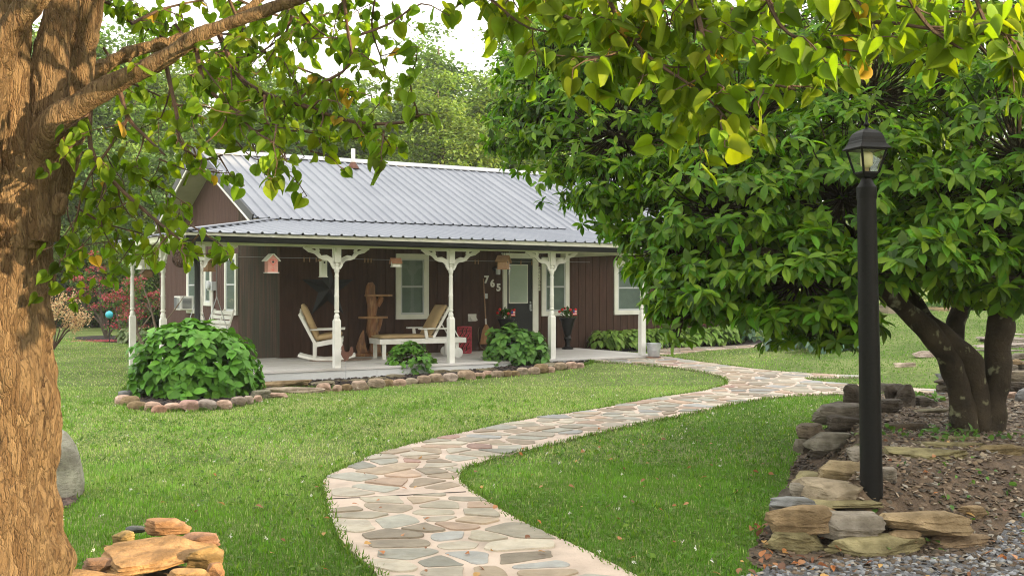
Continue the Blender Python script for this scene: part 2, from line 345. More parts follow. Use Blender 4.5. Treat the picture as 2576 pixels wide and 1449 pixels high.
def patch(name, poly, mat, off, step=.15, kind='structure', rim=.0):
    xs_ = [p[0] for p in poly]; ys_ = [p[1] for p in poly]
    gx, gy = np.meshgrid(np.arange(min(xs_), max(xs_), step), np.arange(min(ys_), max(ys_), step)); gx = gx.ravel(); gy = gy.ravel()
    k = inpoly(gx, gy, poly); gx = gx[k]; gy = gy[k]
    vin = [Vector((p[0], p[1])) for p in poly] + [Vector((a, b)) for a, b in zip(gx, gy)]; n = len(poly)
    r = delaunay_2d_cdt(vin, [], [list(range(n))], 1, 1e-5)
    vs = [(v[0], v[1], gsurf(v[0], v[1]) + off) for v in r[0]]; fs = [tuple(f) for f in r[2]]
    if rim:
        b0 = len(vs); vs += [(p[0], p[1], gsurf(p[0], p[1]) + off) for p in poly] + [(p[0], p[1], gsurf(p[0], p[1]) - rim) for p in poly]
        fs += [(b0 + i, b0 + (i + 1) % n, b0 + n + (i + 1) % n, b0 + n + i) for i in range(n)]
    o = nmesh(name, np.array(vs), fs, mat, smooth=False); tag(o, kind=kind); return o
def gpoly(l, it=2): return smooth_poly([tuple(Gd(u, v)[:2]) for u, v in l], it)
PATH = gpoly([(1010, 1600), (955, 1449), (870, 1385), (840, 1330), (822, 1260), (805, 1210), (880, 1180), (1000, 1130), (1140, 1095), (1320, 1060), (1500, 1030), (1680, 1000), (1820, 975),
              (1835, 962), (1800, 945), (1700, 927), (1600, 916), (1480, 910), (1470, 899), (1560, 897), (1640, 894), (1750, 911), (1850, 925), (1990, 940), (2180, 945), (2195, 950), (2040, 951), (2020, 958), (2100, 966),
              (2230, 975), (2400, 983), (2450, 1000), (2300, 1003), (2110, 992), (1950, 1000), (1700, 1050), (1400, 1115), (1190, 1170), (1150, 1200), (1165, 1225), (1250, 1280), (1340, 1330),
              (1450, 1375), (1590, 1449), (1750, 1530), (1850, 1600)], 2)
WALK = gpoly([(1640, 878), (1760, 874), (1935, 864), (1945, 869), (1800, 880), (1720, 889), (1640, 893)], 1)
patch('flagstone_path', PATH, M['concrete'], .026, .2, rim=.05); 
patch('garden_walkway', WALK, M['concrete'], .02, .3, rim=.05)
path_obj = bpy.data.objects['flagstone_path']

a_, b_ = Gd(818, 1262), Gd(1172, 1243); m_ = MB(); n_ = 26
m_.ribbon([(a_.x + (b_.x - a_.x) * t / n_, a_.y + (b_.y - a_.y) * t / n_ + random.uniform(-.006, .006)) for t in range(n_ + 1)], [random.uniform(.008, .02) for _ in range(n_ + 1)], lambda x, y, t: (x, y, gsurf(x, y) + .024 + t), .006)
m_.build('joint', M['mulch'], path_obj)
def clip(poly, nx, ny, d):
    out = []
    for i in range(len(poly)):
        a = poly[i]; b = poly[(i + 1) % len(poly)]; da = a[0] * nx + a[1] * ny - d; db = b[0] * nx + b[1] * ny - d
        if da <= 0: out.append(a)
        if (da < 0 < db) or (db < 0 < da):
            t = da / (da - db); out.append((a[0] + (b[0] - a[0]) * t, a[1] + (b[1] - a[1]) * t))
    return out
def flagstones(name, poly, sx, sy, parent, ymax=99, gap=.035, seam=None):
    xs_ = [p[0] for p in poly]; ys_ = [p[1] for p in poly]; pts = []
    y = min(ys_); row = 0
    while y < max(ys_):
        x = min(xs_) - (row % 2) * sx / 2
        while x < max(xs_):
            pts.append((x + random.uniform(-.42, .42) * sx, y + random.uniform(-.36, .36) * sy)); x += sx * random.uniform(.75, 1.3)
        y += sy; row += 1
    pts = np.array(pts); ins = inpoly(pts[:, 0], pts[:, 1], poly); pts = pts[ins]
    pa = np.array(poly); pb = np.roll(pa, -1, 0); mir = []
    for p in pts:
        ab = pb - pa; t = np.clip(((p - pa) * ab).sum(1) / np.maximum((ab * ab).sum(1), 1e-9), 0, 1); q = pa + ab * t[:, None]
        d = np.hypot(*(p - q).T); order = np.argsort(d)
        if d[order[0]] < .05: mir.append(None); continue
        used = []
        for j in order[:40]:
            if d[j] > .6: break
            n_ = (q[j] - p) / d[j]
            if all(np.dot(n_, u) < .6 for u in used): used.append(n_); mir.append(2 * q[j] - p + n_ * .05)
    mir = np.array([m_ for m_ in mir if m_ is not None]); seeds = np.vstack([pts, mir])
    mb = MB(); pal = [((.36, .29, .22), 4), ((.37, .34, .28), 4), ((.32, .32, .29), 3), ((.33, .34, .35), 2), ((.42, .31, .24), 2), ((.33, .21, .18), .8), ((.46, .42, .36), 4), ((.28, .24, .19), 1.5)]
    cols = [c for c, _ in pal]; wts = [w_ for _, w_ in pal]
    for p in pts:
        d = np.hypot(seeds[:, 0] - p[0], seeds[:, 1] - p[1]); nb = np.argsort(d)[1:26]
        if d[nb[0]] < .06: continue
        c = [(p[0] - 1, p[1] - 1), (p[0] + 1, p[1] - 1), (p[0] + 1, p[1] + 1), (p[0] - 1, p[1] + 1)]
        g = gap * random.uniform(.6, 1.25)
        for j in nb:
            q = seeds[j]; n_ = (q - p) / d[j]; c = clip(c, n_[0], n_[1], float(np.dot((p + q) / 2, n_)) - g / 2)
            if len(c) < 3: break
        if len(c) >= 3 and seam:
            (ax, ay), (bx, by) = seam; L_ = math.hypot(bx - ax, by - ay); sx_, sy_ = -(by - ay) / L_, (bx - ax) / L_; dd = sx_ * ax + sy_ * ay
            if p[0] * sx_ + p[1] * sy_ < dd: c = clip(c, sx_, sy_, dd - .02)
            else: c = clip(c, -sx_, -sy_, -dd - .02)
        if len(c) < 3: continue
        ca = np.array(c)
        if np.ptp(ca[:, 0]) > 1.2 or np.ptp(ca[:, 0]) < .09 or np.ptp(ca[:, 1]) < .07: continue
        # resample, jitter, round
        q = []
        for i in range(len(c)):
            a = c[i]; b = c[(i + 1) % len(c)]; L_ = math.hypot(b[0] - a[0], b[1] - a[1]); k = max(1, int(L_ / .07))
            for t in range(k): q.append((a[0] + (b[0] - a[0]) * t / k, a[1] + (b[1] - a[1]) * t / k))
        j = .008
        q = [(x + random.uniform(-j, j), y + random.uniform(-j, j)) for x, y in q]
        q = smooth_poly(q, 1)
        ins = inpoly([x for x, _ in q], [y for _, y in q], poly)
        if ins.mean() < .7: continue
        cx = sum(x for x, _ in q) / len(q); cy = sum(y for _, y in q) / len(q); n = len(q)
        cc = random.choices(cols, wts)[0]; br = random.uniform(.68, 1.08); mb.cc = (cc[0] * br * 1.03, cc[1] * br, cc[2] * br * .93)
        tilt = (random.uniform(-.012, .012), random.uniform(-.012, .012)); hh = random.uniform(.030, .038)
        top = [(cx + (x - cx) * .975, cy + (y - cy) * .975, gsurf(x, y) + hh + (x - cx) * tilt[0] + (y - cy) * tilt[1]) for x, y in q]
        bot = [(x, y, gsurf(x, y) + .018) for x, y in q]
        mb.add(top + bot, [tuple(range(n))] + [(i, n + i, n + (i + 1) % n, (i + 1) % n) for i in range(n)])
    return mb.build(name, M['flag'], parent, col_=True)
tag(flagstones('stones', PATH, .36, .235, path_obj, gap=.055, seam=(tuple(Gd(822, 1262)[:2]), tuple(Gd(1168, 1243)[:2]))), 'flat flagstones in tan, grey, blue and rose set in the path')
tag(flagstones('stones', WALK, .3, .22, bpy.data.objects['garden_walkway']))

MULCH = gpoly([(640, 985), (760, 975), (860, 975), (1000, 968), (1180, 955), (1320, 938), (1450, 925), (1500, 910), (1440, 902), (1300, 912), (1100, 930), (860, 948), (640, 958)], 1)
HBED = gpoly([(300, 1005), (320, 1025), (400, 1035), (520, 1032), (620, 1018), (670, 995), (660, 970), (560, 955), (400, 955), (330, 970)], 1)
REDBED = gpoly([(180, 852), (260, 861), (330, 862), (420, 868), (420, 850), (300, 844), (200, 846)], 1)
BED = smooth_poly([(1.7, 6.25), (1.98, 6.9), (2.48, 8.0), (2.75, 9.2), (3.0, 10.6), (3.6, 11.8), (5.0, 12.6), (8, 12.6), (8, 7.5), (4.6, 7.4), (3.4, 6.75), (2.6, 6.3)], 1)
BAREL = gpoly([(1900, 1400), (1915, 1340), (1975, 1245), (2000, 1150), (2060, 1130), (2160, 1130), (2160, 1240), (2000, 1390), (1930, 1410)], 1)
GRAV = [(1.2, 5.75), (1.45, 6.0), (1.9, 6.14), (2.6, 6.22), (2.85, 6.42), (3.1, 6.75), (3.6, 7.2), (4.7, 7.9), (8, 7.8), (8, 4.6), (.6, 4.6)]
PILEB = [(1.34, 6.1), (1.5, 5.5), (2.2, 5.4), (3.0, 5.5), (3.4, 6.9), (3.3, 7.4), (2.3, 7.1), (1.75, 6.9), (1.4, 6.4)]
MBED2 = gpoly([(1490, 870), (1490, 884), (1650, 884), (1800, 874), (1940, 862), (1880, 850), (1700, 862)], 1)
BARET = gpoly([(120, 1290), (175, 1285), (205, 1250), (195, 1225), (120, 1220)], 1)
for nm, pl, mt, of in (('mulch_bed', MULCH, 'mulch', .014), ('mulch_bed', HBED, 'mulch', .012), ('mulch_bed', REDBED, 'mulch', .012), ('dirt_bed', BED, 'dirt', .012), ('dirt', BAREL, 'dirt', .010),
                       ('dirt', PILEB, 'dirt', .013), ('gravel_ground', GRAV, 'gravelbase', .016), ('mulch_bed', MBED2, 'mulch', .014), ('dirt', BARET, 'dirt', .010)):
    patch(nm, pl, M[mt], of, .12)

# ---------------------------------------------------------------- leaf prototypes and scatter
def grid_leaf(outline, cols_, fold=.25, curl=.3, petiole=0.0):
    """outline: list of (y, halfwidth); returns verts, tris. midrib along +y from 0 to 1"""
    V = []; T = []
    for i, (y, w_) in enumerate(outline):
        zc = -curl * y * y
        for s_ in (-1, 0, 1): V.append((s_ * w_, y + (0 if s_ else 0) - petiole * (abs(s_) * 0), zc + (abs(s_) * w_ * fold)))
    n = len(outline)
    for i in range(n - 1):
        a = i * 3
        for k in (0, 1): T += [(a + k, a + k + 1, a + k + 4), (a + k, a + k + 4, a + k + 3)]
    return np.array(V), np.array(T)
def heart_leaf(fold=.16, curl=.16, wx=1.0, side=0.0):
    pts = [(0, 0), (.20, -.13), (.40, -.12), (.52, .05), (.53, .25), (.44, .48), (.26, .70), (.10, .85), (0, 1.0)]
    V = [(0, 0, 0), (0, .33, -.02), (0, .66, -.06), (0, 1.0, -.16)]; T = []
    left = []
    for s_ in (-1, 1):
        b = len(V); q = pts[1:-1]
        for x, y in q: V.append((s_ * x * wx + side * y * y, y, fold * x - curl * y * y + .03 + s_ * .08 * x * side * 4))
        idx = [0] + [b + i for i in range(len(q))] + [3]
        T += [(0, idx[1], idx[2]), (0, idx[2], idx[3]), (0, idx[3], 1), (1, idx[3], idx[4]), (1, idx[4], idx[5]), (1, idx[5], 2), (2, idx[5], idx[6]), (2, idx[6], idx[7]), (2, idx[7], 3)]
    return np.array(V), np.array(T)
HEARTS = [heart_leaf(), heart_leaf(.45, .3, .92, .05), heart_leaf(-.12, .45, 1.0, -.08), heart_leaf(.3, -.1, .85, .1), heart_leaf(.7, .2, .8)]
LEAF_OBOV = grid_leaf([(0, .01), (.12, .07), (.35, .165), (.58, .205), (.78, .15), (.92, .055), (1, .0)], 3, .4, .25)
LEAF_OVATE = grid_leaf([(0, .02), (.12, .18), (.32, .32), (.55, .33), (.78, .19), (.92, .07), (1, .0)], 3, .25, .30)
LEAF_LOW = (np.array([(0, 0, 0), (-.28, .45, .04), (.28, .45, .04), (0, 1, -.1)]), np.array([(0, 2, 1), (1, 2, 3)]))
LEAF_HOSTA = grid_leaf([(0, .03), (.2, .26), (.45, .34), (.7, .26), (.9, .10), (1, 0)], 3, .3, .55)
def frames(d, n):
    d = d / np.linalg.norm(d, axis=1, keepdims=True); x = np.cross(d, n); l = np.linalg.norm(x, axis=1, keepdims=True)
    x = np.where(l < 1e-4, np.array([[1., 0, 0]]), x / np.maximum(l, 1e-6)); z = np.cross(x, d)
    return np.stack([x, d, z], 2)          # columns: local x, y, z
def scatter_leaves(proto, pos, dirs, nrm, size, colr):
    V, T = proto; Fm = frames(np.asarray(dirs, float), np.asarray(nrm, float)); n = len(pos)
    W = np.einsum('nij,vj->nvi', Fm, V) * np.asarray(size)[:, None, None] + np.asarray(pos)[:, None, :]
    TT = T[None] + (np.arange(n) * len(V))[:, None, None]
    C = np.repeat(np.asarray(colr)[:, None, :], len(V), 1)
    return W.reshape(-1, 3), TT.reshape(-1, 3), C.reshape(-1, 3)
def rand_unit(n):
    v = rng.normal(size=(n, 3)); return v / np.linalg.norm(v, axis=1, keepdims=True)
def leafcol(n, base, var=.25, yellow=.15, ycol=None):
    b = np.array(base)[None] * (1 + rng.normal(0, var, (n, 1))).clip(.35, 2)
    if yellow:
        t = (rng.random((n, 1)) ** 2) * yellow * 2; b = b * (1 - t) + np.array(ycol if ycol is not None else (base[0] * 2.4, base[1] * 1.6, base[2] * .8))[None] * t
    return b.clip(.002, 1)
def whorls(c, axis_, k, ll, spread=(35, 95), jit=.3):
    """k leaves around each axis; returns pos, dir, normal, size"""
    n = len(c); A = axis_ / np.linalg.norm(axis_, axis=1, keepdims=True)
    ref = np.where(np.abs(A[:, 2:3]) > .9, np.array([[1., 0, 0]]), np.array([[0, 0, 1.]])); X = np.cross(A, ref); X /= np.linalg.norm(X, axis=1, keepdims=True); Y = np.cross(A, X)
    pos = []; di = []; no = []; sz = []
    ph0 = rng.random((n, 1)) * 6.28
    for j in range(k):
        ph = ph0 + 6.283 * j / k + rng.normal(0, jit, (n, 1)); th = np.radians(rng.uniform(spread[0], spread[1], (n, 1)))
        rad = X * np.cos(ph) + Y * np.sin(ph); d = A * np.cos(th) + rad * np.sin(th); d[:, 2] -= .12
        nn = A * np.sin(th) - rad * np.cos(th) + rng.normal(0, .25, (n, 3))
        pos.append(c + A * (rng.random((n, 1)) - .5) * ll * .35); di.append(d); no.append(nn); sz.append(ll * rng.uniform(.65, 1.15, n))
    return np.vstack(pos), np.vstack(di), np.vstack(no), np.concatenate(sz)

# ---------------------------------------------------------------- rocks
_ico = {}
def ico(sub):
    if sub not in _ico:
        b = bmesh.new(); bmesh.ops.create_icosphere(b, subdivisions=sub, radius=1)
        _ico[sub] = (np.array([v.co[:] for v in b.verts]), [tuple(v.index for v in f.verts) for f in b.faces]); b.free()
    return _ico[sub]
def rock_mesh(sx, sy, sz, seed, sub=4, cuts=10, boxy=3.5, rough=.035, fine=.012):
    V, Fc = ico(sub); r_ = np.random.default_rng(seed); V = V.copy()
    p = boxy; V = V / (np.abs(V[:, :1]) ** p + np.abs(V[:, 1:2]) ** p + np.abs(V[:, 2:]) ** p) ** (1 / p)
    for _ in range(cuts):
        n = r_.normal(size=3); n[2] *= .45; n /= np.linalg.norm(n); d = r_.uniform(.72, 1.02)
        s_ = V @ n - d * (1.0 if boxy < 3 else .98); V = V - np.maximum(s_, 0)[:, None] * n[None]
    off = Vector((seed * 1.7 % 50, seed * .37 % 50, 0))
    disp = np.array([noise.noise(Vector(v) * 1.6 + off) * rough * 2.2 + noise.noise(Vector(v) * 6 + off) * fine * 2 for v in V])
    st_ = np.array([noise.noise(Vector((seed * .71, 0, v[2] * 5.5))) + .6 * noise.noise(Vector((v[0] * 1.5, v[1] * 1.5, v[2] * 11 + seed))) for v in V]) if boxy > 3 else np.zeros(len(V))
    V = V * (1 + disp)[:, None]; V[:, :2] *= (1 + .10 * st_)[:, None]; V = V * np.array([sx, sy, sz])
    return V, Fc
def rock(name, c, s, rz, colr, label, cat, group=None, seed=1, tilt=(0, 0), **kw):
    V, Fc = rock_mesh(*s, seed, **kw)
    me_c = np.tile(np.array(colr), (len(V), 1)) * (1 + .12 * np.sin(V[:, 2:3] / max(s[2], .01) * 6 + seed))
    o = nmesh(name, V, Fc, M['rock'], colors=me_c); o.location = c; o.rotation_euler = (tilt[0], tilt[1], rz)
    o.data.polygons.foreach_set('use_smooth', np.ones(len(o.data.polygons), bool)); o.data.set_sharp_from_angle(angle=R(16))
    return tag(o, label, cat, group)
ORD = ['first', 'second', 'third', 'fourth', 'fifth', 'sixth', 'seventh', 'eighth', 'ninth', 'tenth', 'eleventh', 'twelfth', 'thirteenth', 'fourteenth', 'fifteenth', 'sixteenth', 'seventeenth', 'eighteenth', 'nineteenth', 'twentieth',
       'twenty-first', 'twenty-second', 'twenty-third', 'twenty-fourth', 'twenty-fifth', 'twenty-sixth', 'twenty-seventh', 'twenty-eighth', 'twenty-ninth', 'thirtieth']

exec_order = []
# ---------------------------------------------------------------- the house (local x along the front wall, y into the house)
TH = math.atan2(.5335, .8458); HO = Vector((-4.5, 21.0, 0)); HM = Matrix.Translation(HO) @ Matrix.Rotation(TH, 4, 'Z')
def Hw(a, e, z): return HM @ Vector((a, e, z))
DZ = .20
house = empty('house', HO, TH, 'single-storey brown wood house with grey metal roof and white-posted wraparound porch', 'house')
MF = Matrix(((1, 0, 0, 0), (0, -1, 0, 0), (0, 0, 1, 0), (0, 0, 0, 1)))      # (a, outward, z) on the front wall
def MS(x0=0.0): return Matrix(((0, -1, 0, x0), (1, 0, 0, 0), (0, 0, 1, 0), (0, 0, 0, 1)))   # (e, outward, z) on the side wall
def siding(name, s0, s1, Mx, z0, ztop, pitch, mat, label=None, jit=0, thick=.12):
    mb = MB(); s_ = s0
    mb2 = []
    while s_ < s1 - 1e-3:
        p = pitch * (1 + random.uniform(-jit, jit)); e_ = min(s_ + p, s1); g = .006
        for (x0, x1, d) in ((s_ + g, e_ - g, 0.0), (e_ - g, min(e_ + g, s1), -.012)):
            if x1 - x0 < 1e-4: continue
            t0, t1 = ztop(x0), ztop(x1)
            vs = [(x0, d, z0), (x1, d, z0), (x1, d, t1), (x0, d, t0), (x0, -thick, z0), (x1, -thick, z0), (x1, -thick, t1), (x0, -thick, t0)]
            mb.add([Mx @ Vector(v) for v in vs], [(0, 1, 2, 3), (7, 6, 5, 4), (0, 3, 7, 4), (1, 5, 6, 2), (3, 2, 6, 7), (0, 4, 5, 1)])
        s_ = e_
    o = mb.build(name, mat, house); 
    if label: o['label'] = label
    return o
EAVE, RID, ER, EB = 2.93, 4.66, 4.25, 8.2
def gab(e): return (EAVE + (e - .3) / (ER - .3) * (RID - EAVE) if e < ER else RID - (e - ER) / (EB - ER) * (RID - EAVE)) - .09
siding('wall', .012, 11.5, MF, .10, lambda x: 2.72, .203, M['brown'])
siding('wall', 0, 2.54, MS(0), .10, lambda e: gab(max(e, .32)), .105, M['brownw'], 'mossy weathered end panel of narrow boards', .35)
M['brown_skylit'] = pm('skylit_siding', (.118, .068, .056), (.09, .052, .042), 2.2, .8, .5, 60, spec=.15, stretch=(6, 6, .7))  # side wall siding lightened, open-sky light put into its colour
siding('wall', 2.54, 8.0, MS(.13), .0, gab, .135, M['brown_skylit'])
siding('wall', 8.0, 9.6, MS(.13), .0, lambda e: 2.55, .135, M['brown_skylit'])
siding('wall', 0, 9.6, Matrix(((0, 1, 0, 11.38), (1, 0, 0, 0), (0, 0, 1, 0), (0, 0, 0, 1))), .0, lambda e: gab(e) if .3 < e < 8 else 2.6, .25, M['brown'])
mb = MB(); mb.box(-.02, .09, -.02, .0, .20, 2.7); mb.build('corner_board', M['brown'], house)
mb = MB(); mb.box(.2, 11.3, 9.3, 9.5, 0, 2.6); mb.build('wall', M['brown'], house)

def ribbed(name, ss, S, E_, up, pitch, mat, h=.028, parent=house, off=.1):
    """ribs across ss range; S(s), E_(s) endpoints"""
    s0, s1 = ss; pr = [(s0, 0)]; s_ = s0 + off
    while s_ < s1 - .04:
        pr += [(s_ - .03, 0), (s_ - .012, h), (s_ + .012, h), (s_ + .03, 0)]; s_ += pitch
    pr.append((s1, 0)); V = []; up = Vector(up)
    for s_, hh in pr:
        a, b = Vector(S(s_)), Vector(E_(s_)); V += [a + up * hh, b + up * hh, b + up * (hh - .012), a + up * (hh - .012)]
    fs = []
    for i in range(len(pr) - 1):
        a = i * 4; b = a + 4; fs += [(a, b, b + 1, a + 1), (a + 2, a + 3, b + 3, b + 2), (a + 1, b + 1, b + 2, a + 2), (a, a + 3, b + 3, b)]
    mb = MB(); mb.add([tuple(v) for v in V], [fs_ for fs_ in fs]); return mb.build(name, mat, parent)
A0, A1 = -.45, 11.95
roofz = lambda e: EAVE + (e - .3) / (ER - .3) * (RID - EAVE)
nup = Vector((0, -(RID - EAVE), ER - .3)).normalized()
ribbed('roof', (A0, 6.98), lambda a: (a, ER, RID), lambda a: (a, .3, EAVE), nup, .229, M['metalroof'])
ribbed('roof', (6.98, A1), lambda a: (a, ER, RID), lambda a: (a, -.55, roofz(-.55)), nup, .229, M['metalroof'])
ribbed('roof', (A0, A1), lambda a: (a, ER, RID), lambda a: (a, EB, EAVE), Vector((0, RID - EAVE, EB - ER)).normalized(), .229, M['metalroof'])
mb = MB()
for s_, e1, z1 in ((-1, ER - .22, roofz(ER - .22)), (1, ER + .22, roofz(ER - .22))):
    mb.add([(A0 - .02, ER, RID + .055), (A1 + .02, ER, RID + .055), (A1 + .02, e1, z1 + .042), (A0 - .02, e1, z1 + .042), (A0 - .02, ER, RID + .04), (A1 + .02, ER, RID + .04), (A1 + .02, e1, z1 + .028), (A0 - .02, e1, z1 + .028)],
           [(0, 1, 2, 3), (7, 6, 5, 4), (0, 3, 7, 4), (1, 5, 6, 2), (3, 2, 6, 7), (0, 4, 5, 1)])
mb.build('ridge_cap', pm('ridge_metal', (.42, .43, .44), (.36, .37, .38), 3, .5), house)
# rake edges, soffit
for aa in (A0, A1):
    mb = MB(); mw = MB(); ms_ = MB(); sg = -1 if aa < 0 else 1
    for (e0, z0, e1, z1) in ((.26, roofz(.26), ER, RID), (EB + .04, roofz(.26), ER, RID)):
        mb.bar((aa + sg * .012, e0, z0 + .0), (aa + sg * .012, e1, z1 + .0), .03, .16)
        mw.bar((aa + sg * .004, e0, z0 - .115), (aa + sg * .004, e1, z1 - .115), .03, .07)
    for (e0, z0, e1, z1) in ((.3, EAVE - .04, ER, RID - .04), (EB, EAVE - .04, ER, RID - .04)):
        x0, x1 = (aa + .02, .12) if sg < 0 else (11.4, aa - .02)
        ms_.add([(x0, e0, z0), (x1, e0, z0), (x1, e1, z1), (x0, e1, z1), (x0, e0, z0 - .08), (x1, e0, z0 - .08), (x1, e1, z1 - .08), (x0, e1, z1 - .08)],
                [(0, 1, 2, 3), (7, 6, 5, 4), (0, 3, 7, 4), (1, 5, 6, 2), (3, 2, 6, 7), (0, 4, 5, 1)])
    mb.build('rake_trim', M['darkmetal'], house); mw.build('rake_fascia', M['white'], house); ms_.build('soffit', M['soffit'], house)
mb = MB(); mb.box(6.98, A1 - .03, -.56, -.53, roofz(-.55) - .17, roofz(-.55) - .02); mb.box(6.98, A1 - .05, -.53, 0, roofz(-.55) - .16, roofz(-.55) - .145); mb.build('eave_fascia', M['cream'], house)
mb = MB(); mb.tube([(.62 + 2.55, ER - .55, RID - .3), (.62 + 2.55, ER - .55, RID + .22)], .05, 12); mb.build('vent_pipe', M['white'], house, smooth=False, auto=40)
mb = MB(); mb.lathe([(.14, 0), (.13, .05), (.09, .1), (.06, .16)], 14, (.62 + 2.55, ER - .55, RID - .26)); mb.build('pipe_flashing', M['rust'], house, auto=40)

# porch roof: front run, left run, hip
PE, PL = -3.31, -2.76; PZ = 2.44; PT = 2.90
fz = lambda e: PZ + (e - PE) / (.42 - PE) * (PT - PZ)
ehip = lambda a: .42 + (min(a, 0) / PL) * (PE - .42)
upf = Vector((0, -(PT - PZ), .42 - PE)).normalized()
ribbed('porch_roof', (PL, 7.0), lambda a: (a, ehip(a), fz(ehip(a))), lambda a: (a, PE, PZ), upf, .229, M['metalroof'])
ahip = lambda e: (min(e, .42) - .42) / (PE - .42) * PL
lz = lambda a: PZ + (a - PL) / (0 - PL) * (PT - PZ)
ribbed('porch_roof', (PE, 2.05), lambda e: (ahip(e), e, lz(ahip(e))), lambda e: (PL, e, PZ), Vector((-(PT - PZ), 0, 2.76)).normalized(), .229, M['metalroof'])
mb = MB(); mb.bar((PL, PE, PZ + .03), (.0, .42, PT + .03), .16, .02); mb.build('hip_cap', M['metalroof'], house)
mb = MB(); mb.box(-.11, -.002 + 0, .42, 2.54, PT - .02, PT + .06); mb.box(-.11, .13, 2.54, 2.6, PT - .02, PT + .06); mb.build('wall_flashing', M['white'], house)
mb = MB()   # ceiling of the porch
mb.add([(PL + .05, PE + .05, PZ - .055), (6.95, PE + .05, PZ - .055), (6.95, 0, PZ + .26), (0, 0, PZ + .26), (0, 2.0, PZ + .26), (PL + .05, 2.0, PZ - .055)], [(0, 1, 2, 3), (0, 3, 4, 5)])
mb.build('porch_ceiling', M['cream'], house)
mb = MB(); mb.box(PL + .03, 6.97, PE + .04, PE + .07, PZ - .12, PZ - .015); mb.box(PL + .04, PL + .07, PE + .07, 2.0, PZ - .12, PZ - .015)
mb.box(6.94, 6.97, PE + .07, -.02, PZ - .12, PZ - .0); mb.build('fascia', M['cream'], house)
# beam on the posts
BE, BL = -2.96, -2.41; BZ = 2.25
mb = MB(); mb.box(BL - .07, 6.75, BE - .06, BE + .06, BZ, BZ + .12); mb.box(BL - .06, BL + .06, BE + .06, 1.75, BZ, BZ + .12); mb.box(6.62, 6.74, BE + .06, 0, BZ, BZ + .12)
mb.build('porch_beam', M['cream'], house, bevel=.004)
# gutter and downspout
mb = MB()
def gut(p0, p1, ov):
    pr = [(0, 0), (0, -.08), (.03, -.095), (.085, -.095), (.115, -.07), (.12, -.015), (.128, -.005), (.128, 0), (.118, 0), (.108, -.015), (.10, -.065), (.08, -.085), (.03, -.085), (.01, -.075), (.01, 0)]
    n = len(pr); p0 = Vector(p0); p1 = Vector(p1); ov = Vector(ov)
    vs = [p0 + ov * a + Vector((0, 0, b)) for a, b in pr] + [p1 + ov * a + Vector((0, 0, b)) for a, b in pr]
    mb.add(vs, [(i, (i + 1) % n, n + (i + 1) % n, n + i) for i in range(n)])
    mb.add([p0 + ov * a + Vector((0, 0, b)) for a, b in pr[:8]], [tuple(range(8))]); mb.add([p1 + ov * a + Vector((0, 0, b)) for a, b in pr[:8]], [tuple(range(8))])
gz0 = PZ - .062
gut((PL + .0, PE + .035, gz0), (6.97, PE + .035, gz0 - .04), (0, -1, 0))
mb.build('gutter', M['darkmetal'], house)
mb = MB(); gut((PL + .03, PE + .12, gz0), (PL + .03, 2.0, gz0 + .01), (-1, 0, 0)); mb.build('gutter', M['cream'], house)
for k in range(11):
    mb = MB(); mb.bar((PL + .5 + k * .9, PE + .06, gz0 + .012), (PL + .5 + k * .9, PE - .1, gz0 + .006), .022, .006); mb.build('gutter_hanger', M['white'], house)
mb = MB(); dx, dy = BL - .13, BE - .0
mb.tube([(PL + .12, PE - .03, gz0 - .10), (PL + .12, PE - .03, gz0 - .2), (PL + .15, PE + .02, gz0 - .27), (BL - .10, BE - .14, gz0 - .38), (BL - .08, BE - .11, gz0 - .48), (BL - .08, BE - .11, .25), (BL - .10, BE - .2, .16)], .047, 10)
mb.build('downspout', M['darkmetal'], house, auto=50)

# deck
mb = MB(); k = 0; y = -3.08
while y < -.001:
    y1 = min(y + .14, 0); mb.box(-2.56, 6.95, y + .004, y1 - .004, DZ - .04, DZ + random.uniform(-.001, .001)); y = y1
x = -2.56
while x < -.1:
    x1 = min(x + .14, -.02); mb.box(x + .004, x1 - .004, 0.005, .15, DZ - .04, DZ); x = x1
mb.build('deck', M['deck'], house)
mb = MB()
for i, (x0, x1) in enumerate(((-2.54, -1.7), (-1.694, .62), (.626, 3.2), (3.206, 6.9))): mb.box(x0, x1, -3.06 - .002 * (i % 2), -3.02, -.12, DZ - .045)
mb.box(-2.54, -2.50, -3.02, .13, -.12, DZ - .045); mb.box(6.88, 6.92, -3.02, 0, -.1, DZ - .045)
mb.build('deck_skirt', M['deckrim'], house)

# posts
def post_mb():
    m = MB(); q = .055
    m.box(-q, q, -q, q, DZ - .0, DZ + .80); m.add([(-q, -q, DZ + .80), (q, -q, DZ + .80), (q, q, DZ + .80), (-q, q, DZ + .80), (-.03, -.03, DZ + .85), (.03, -.03, DZ + .85), (.03, .03, DZ + .85), (-.03, .03, DZ + .85)], [(0, 1, 5, 4), (1, 2, 6, 5), (2, 3, 7, 6), (3, 0, 4, 7)])
    pr = [(.035, .83), (.048, .86), (.05, .90), (.035, .935), (.03, .95), (.047, .965), (.047, .985), (.035, 1.0), (.041, 1.02), (.040, 1.22), (.043, 1.23), (.043, 1.25), (.039, 1.26), (.037, 1.42), (.036, 1.56), (.040, 1.575), (.040, 1.59),
          (.034, 1.60), (.034, 1.64), (.046, 1.66), (.048, 1.69), (.046, 1.72), (.034, 1.74), (.034, 1.76), (.047, 1.78), (.03, 1.80), (.036, 1.82)]
    m.lathe([(r * .96, z) for r, z in pr], 20, (0, 0, DZ - .02)); m.box(-.055, .055, -.055, .055, DZ + 1.80, BZ)
    return m
post0 = None
posts = [(BL, BE), (-.083, BE), (2.14, BE), (4.36, BE), (6.58, BE), (BL, -.68), (BL, 1.62)]
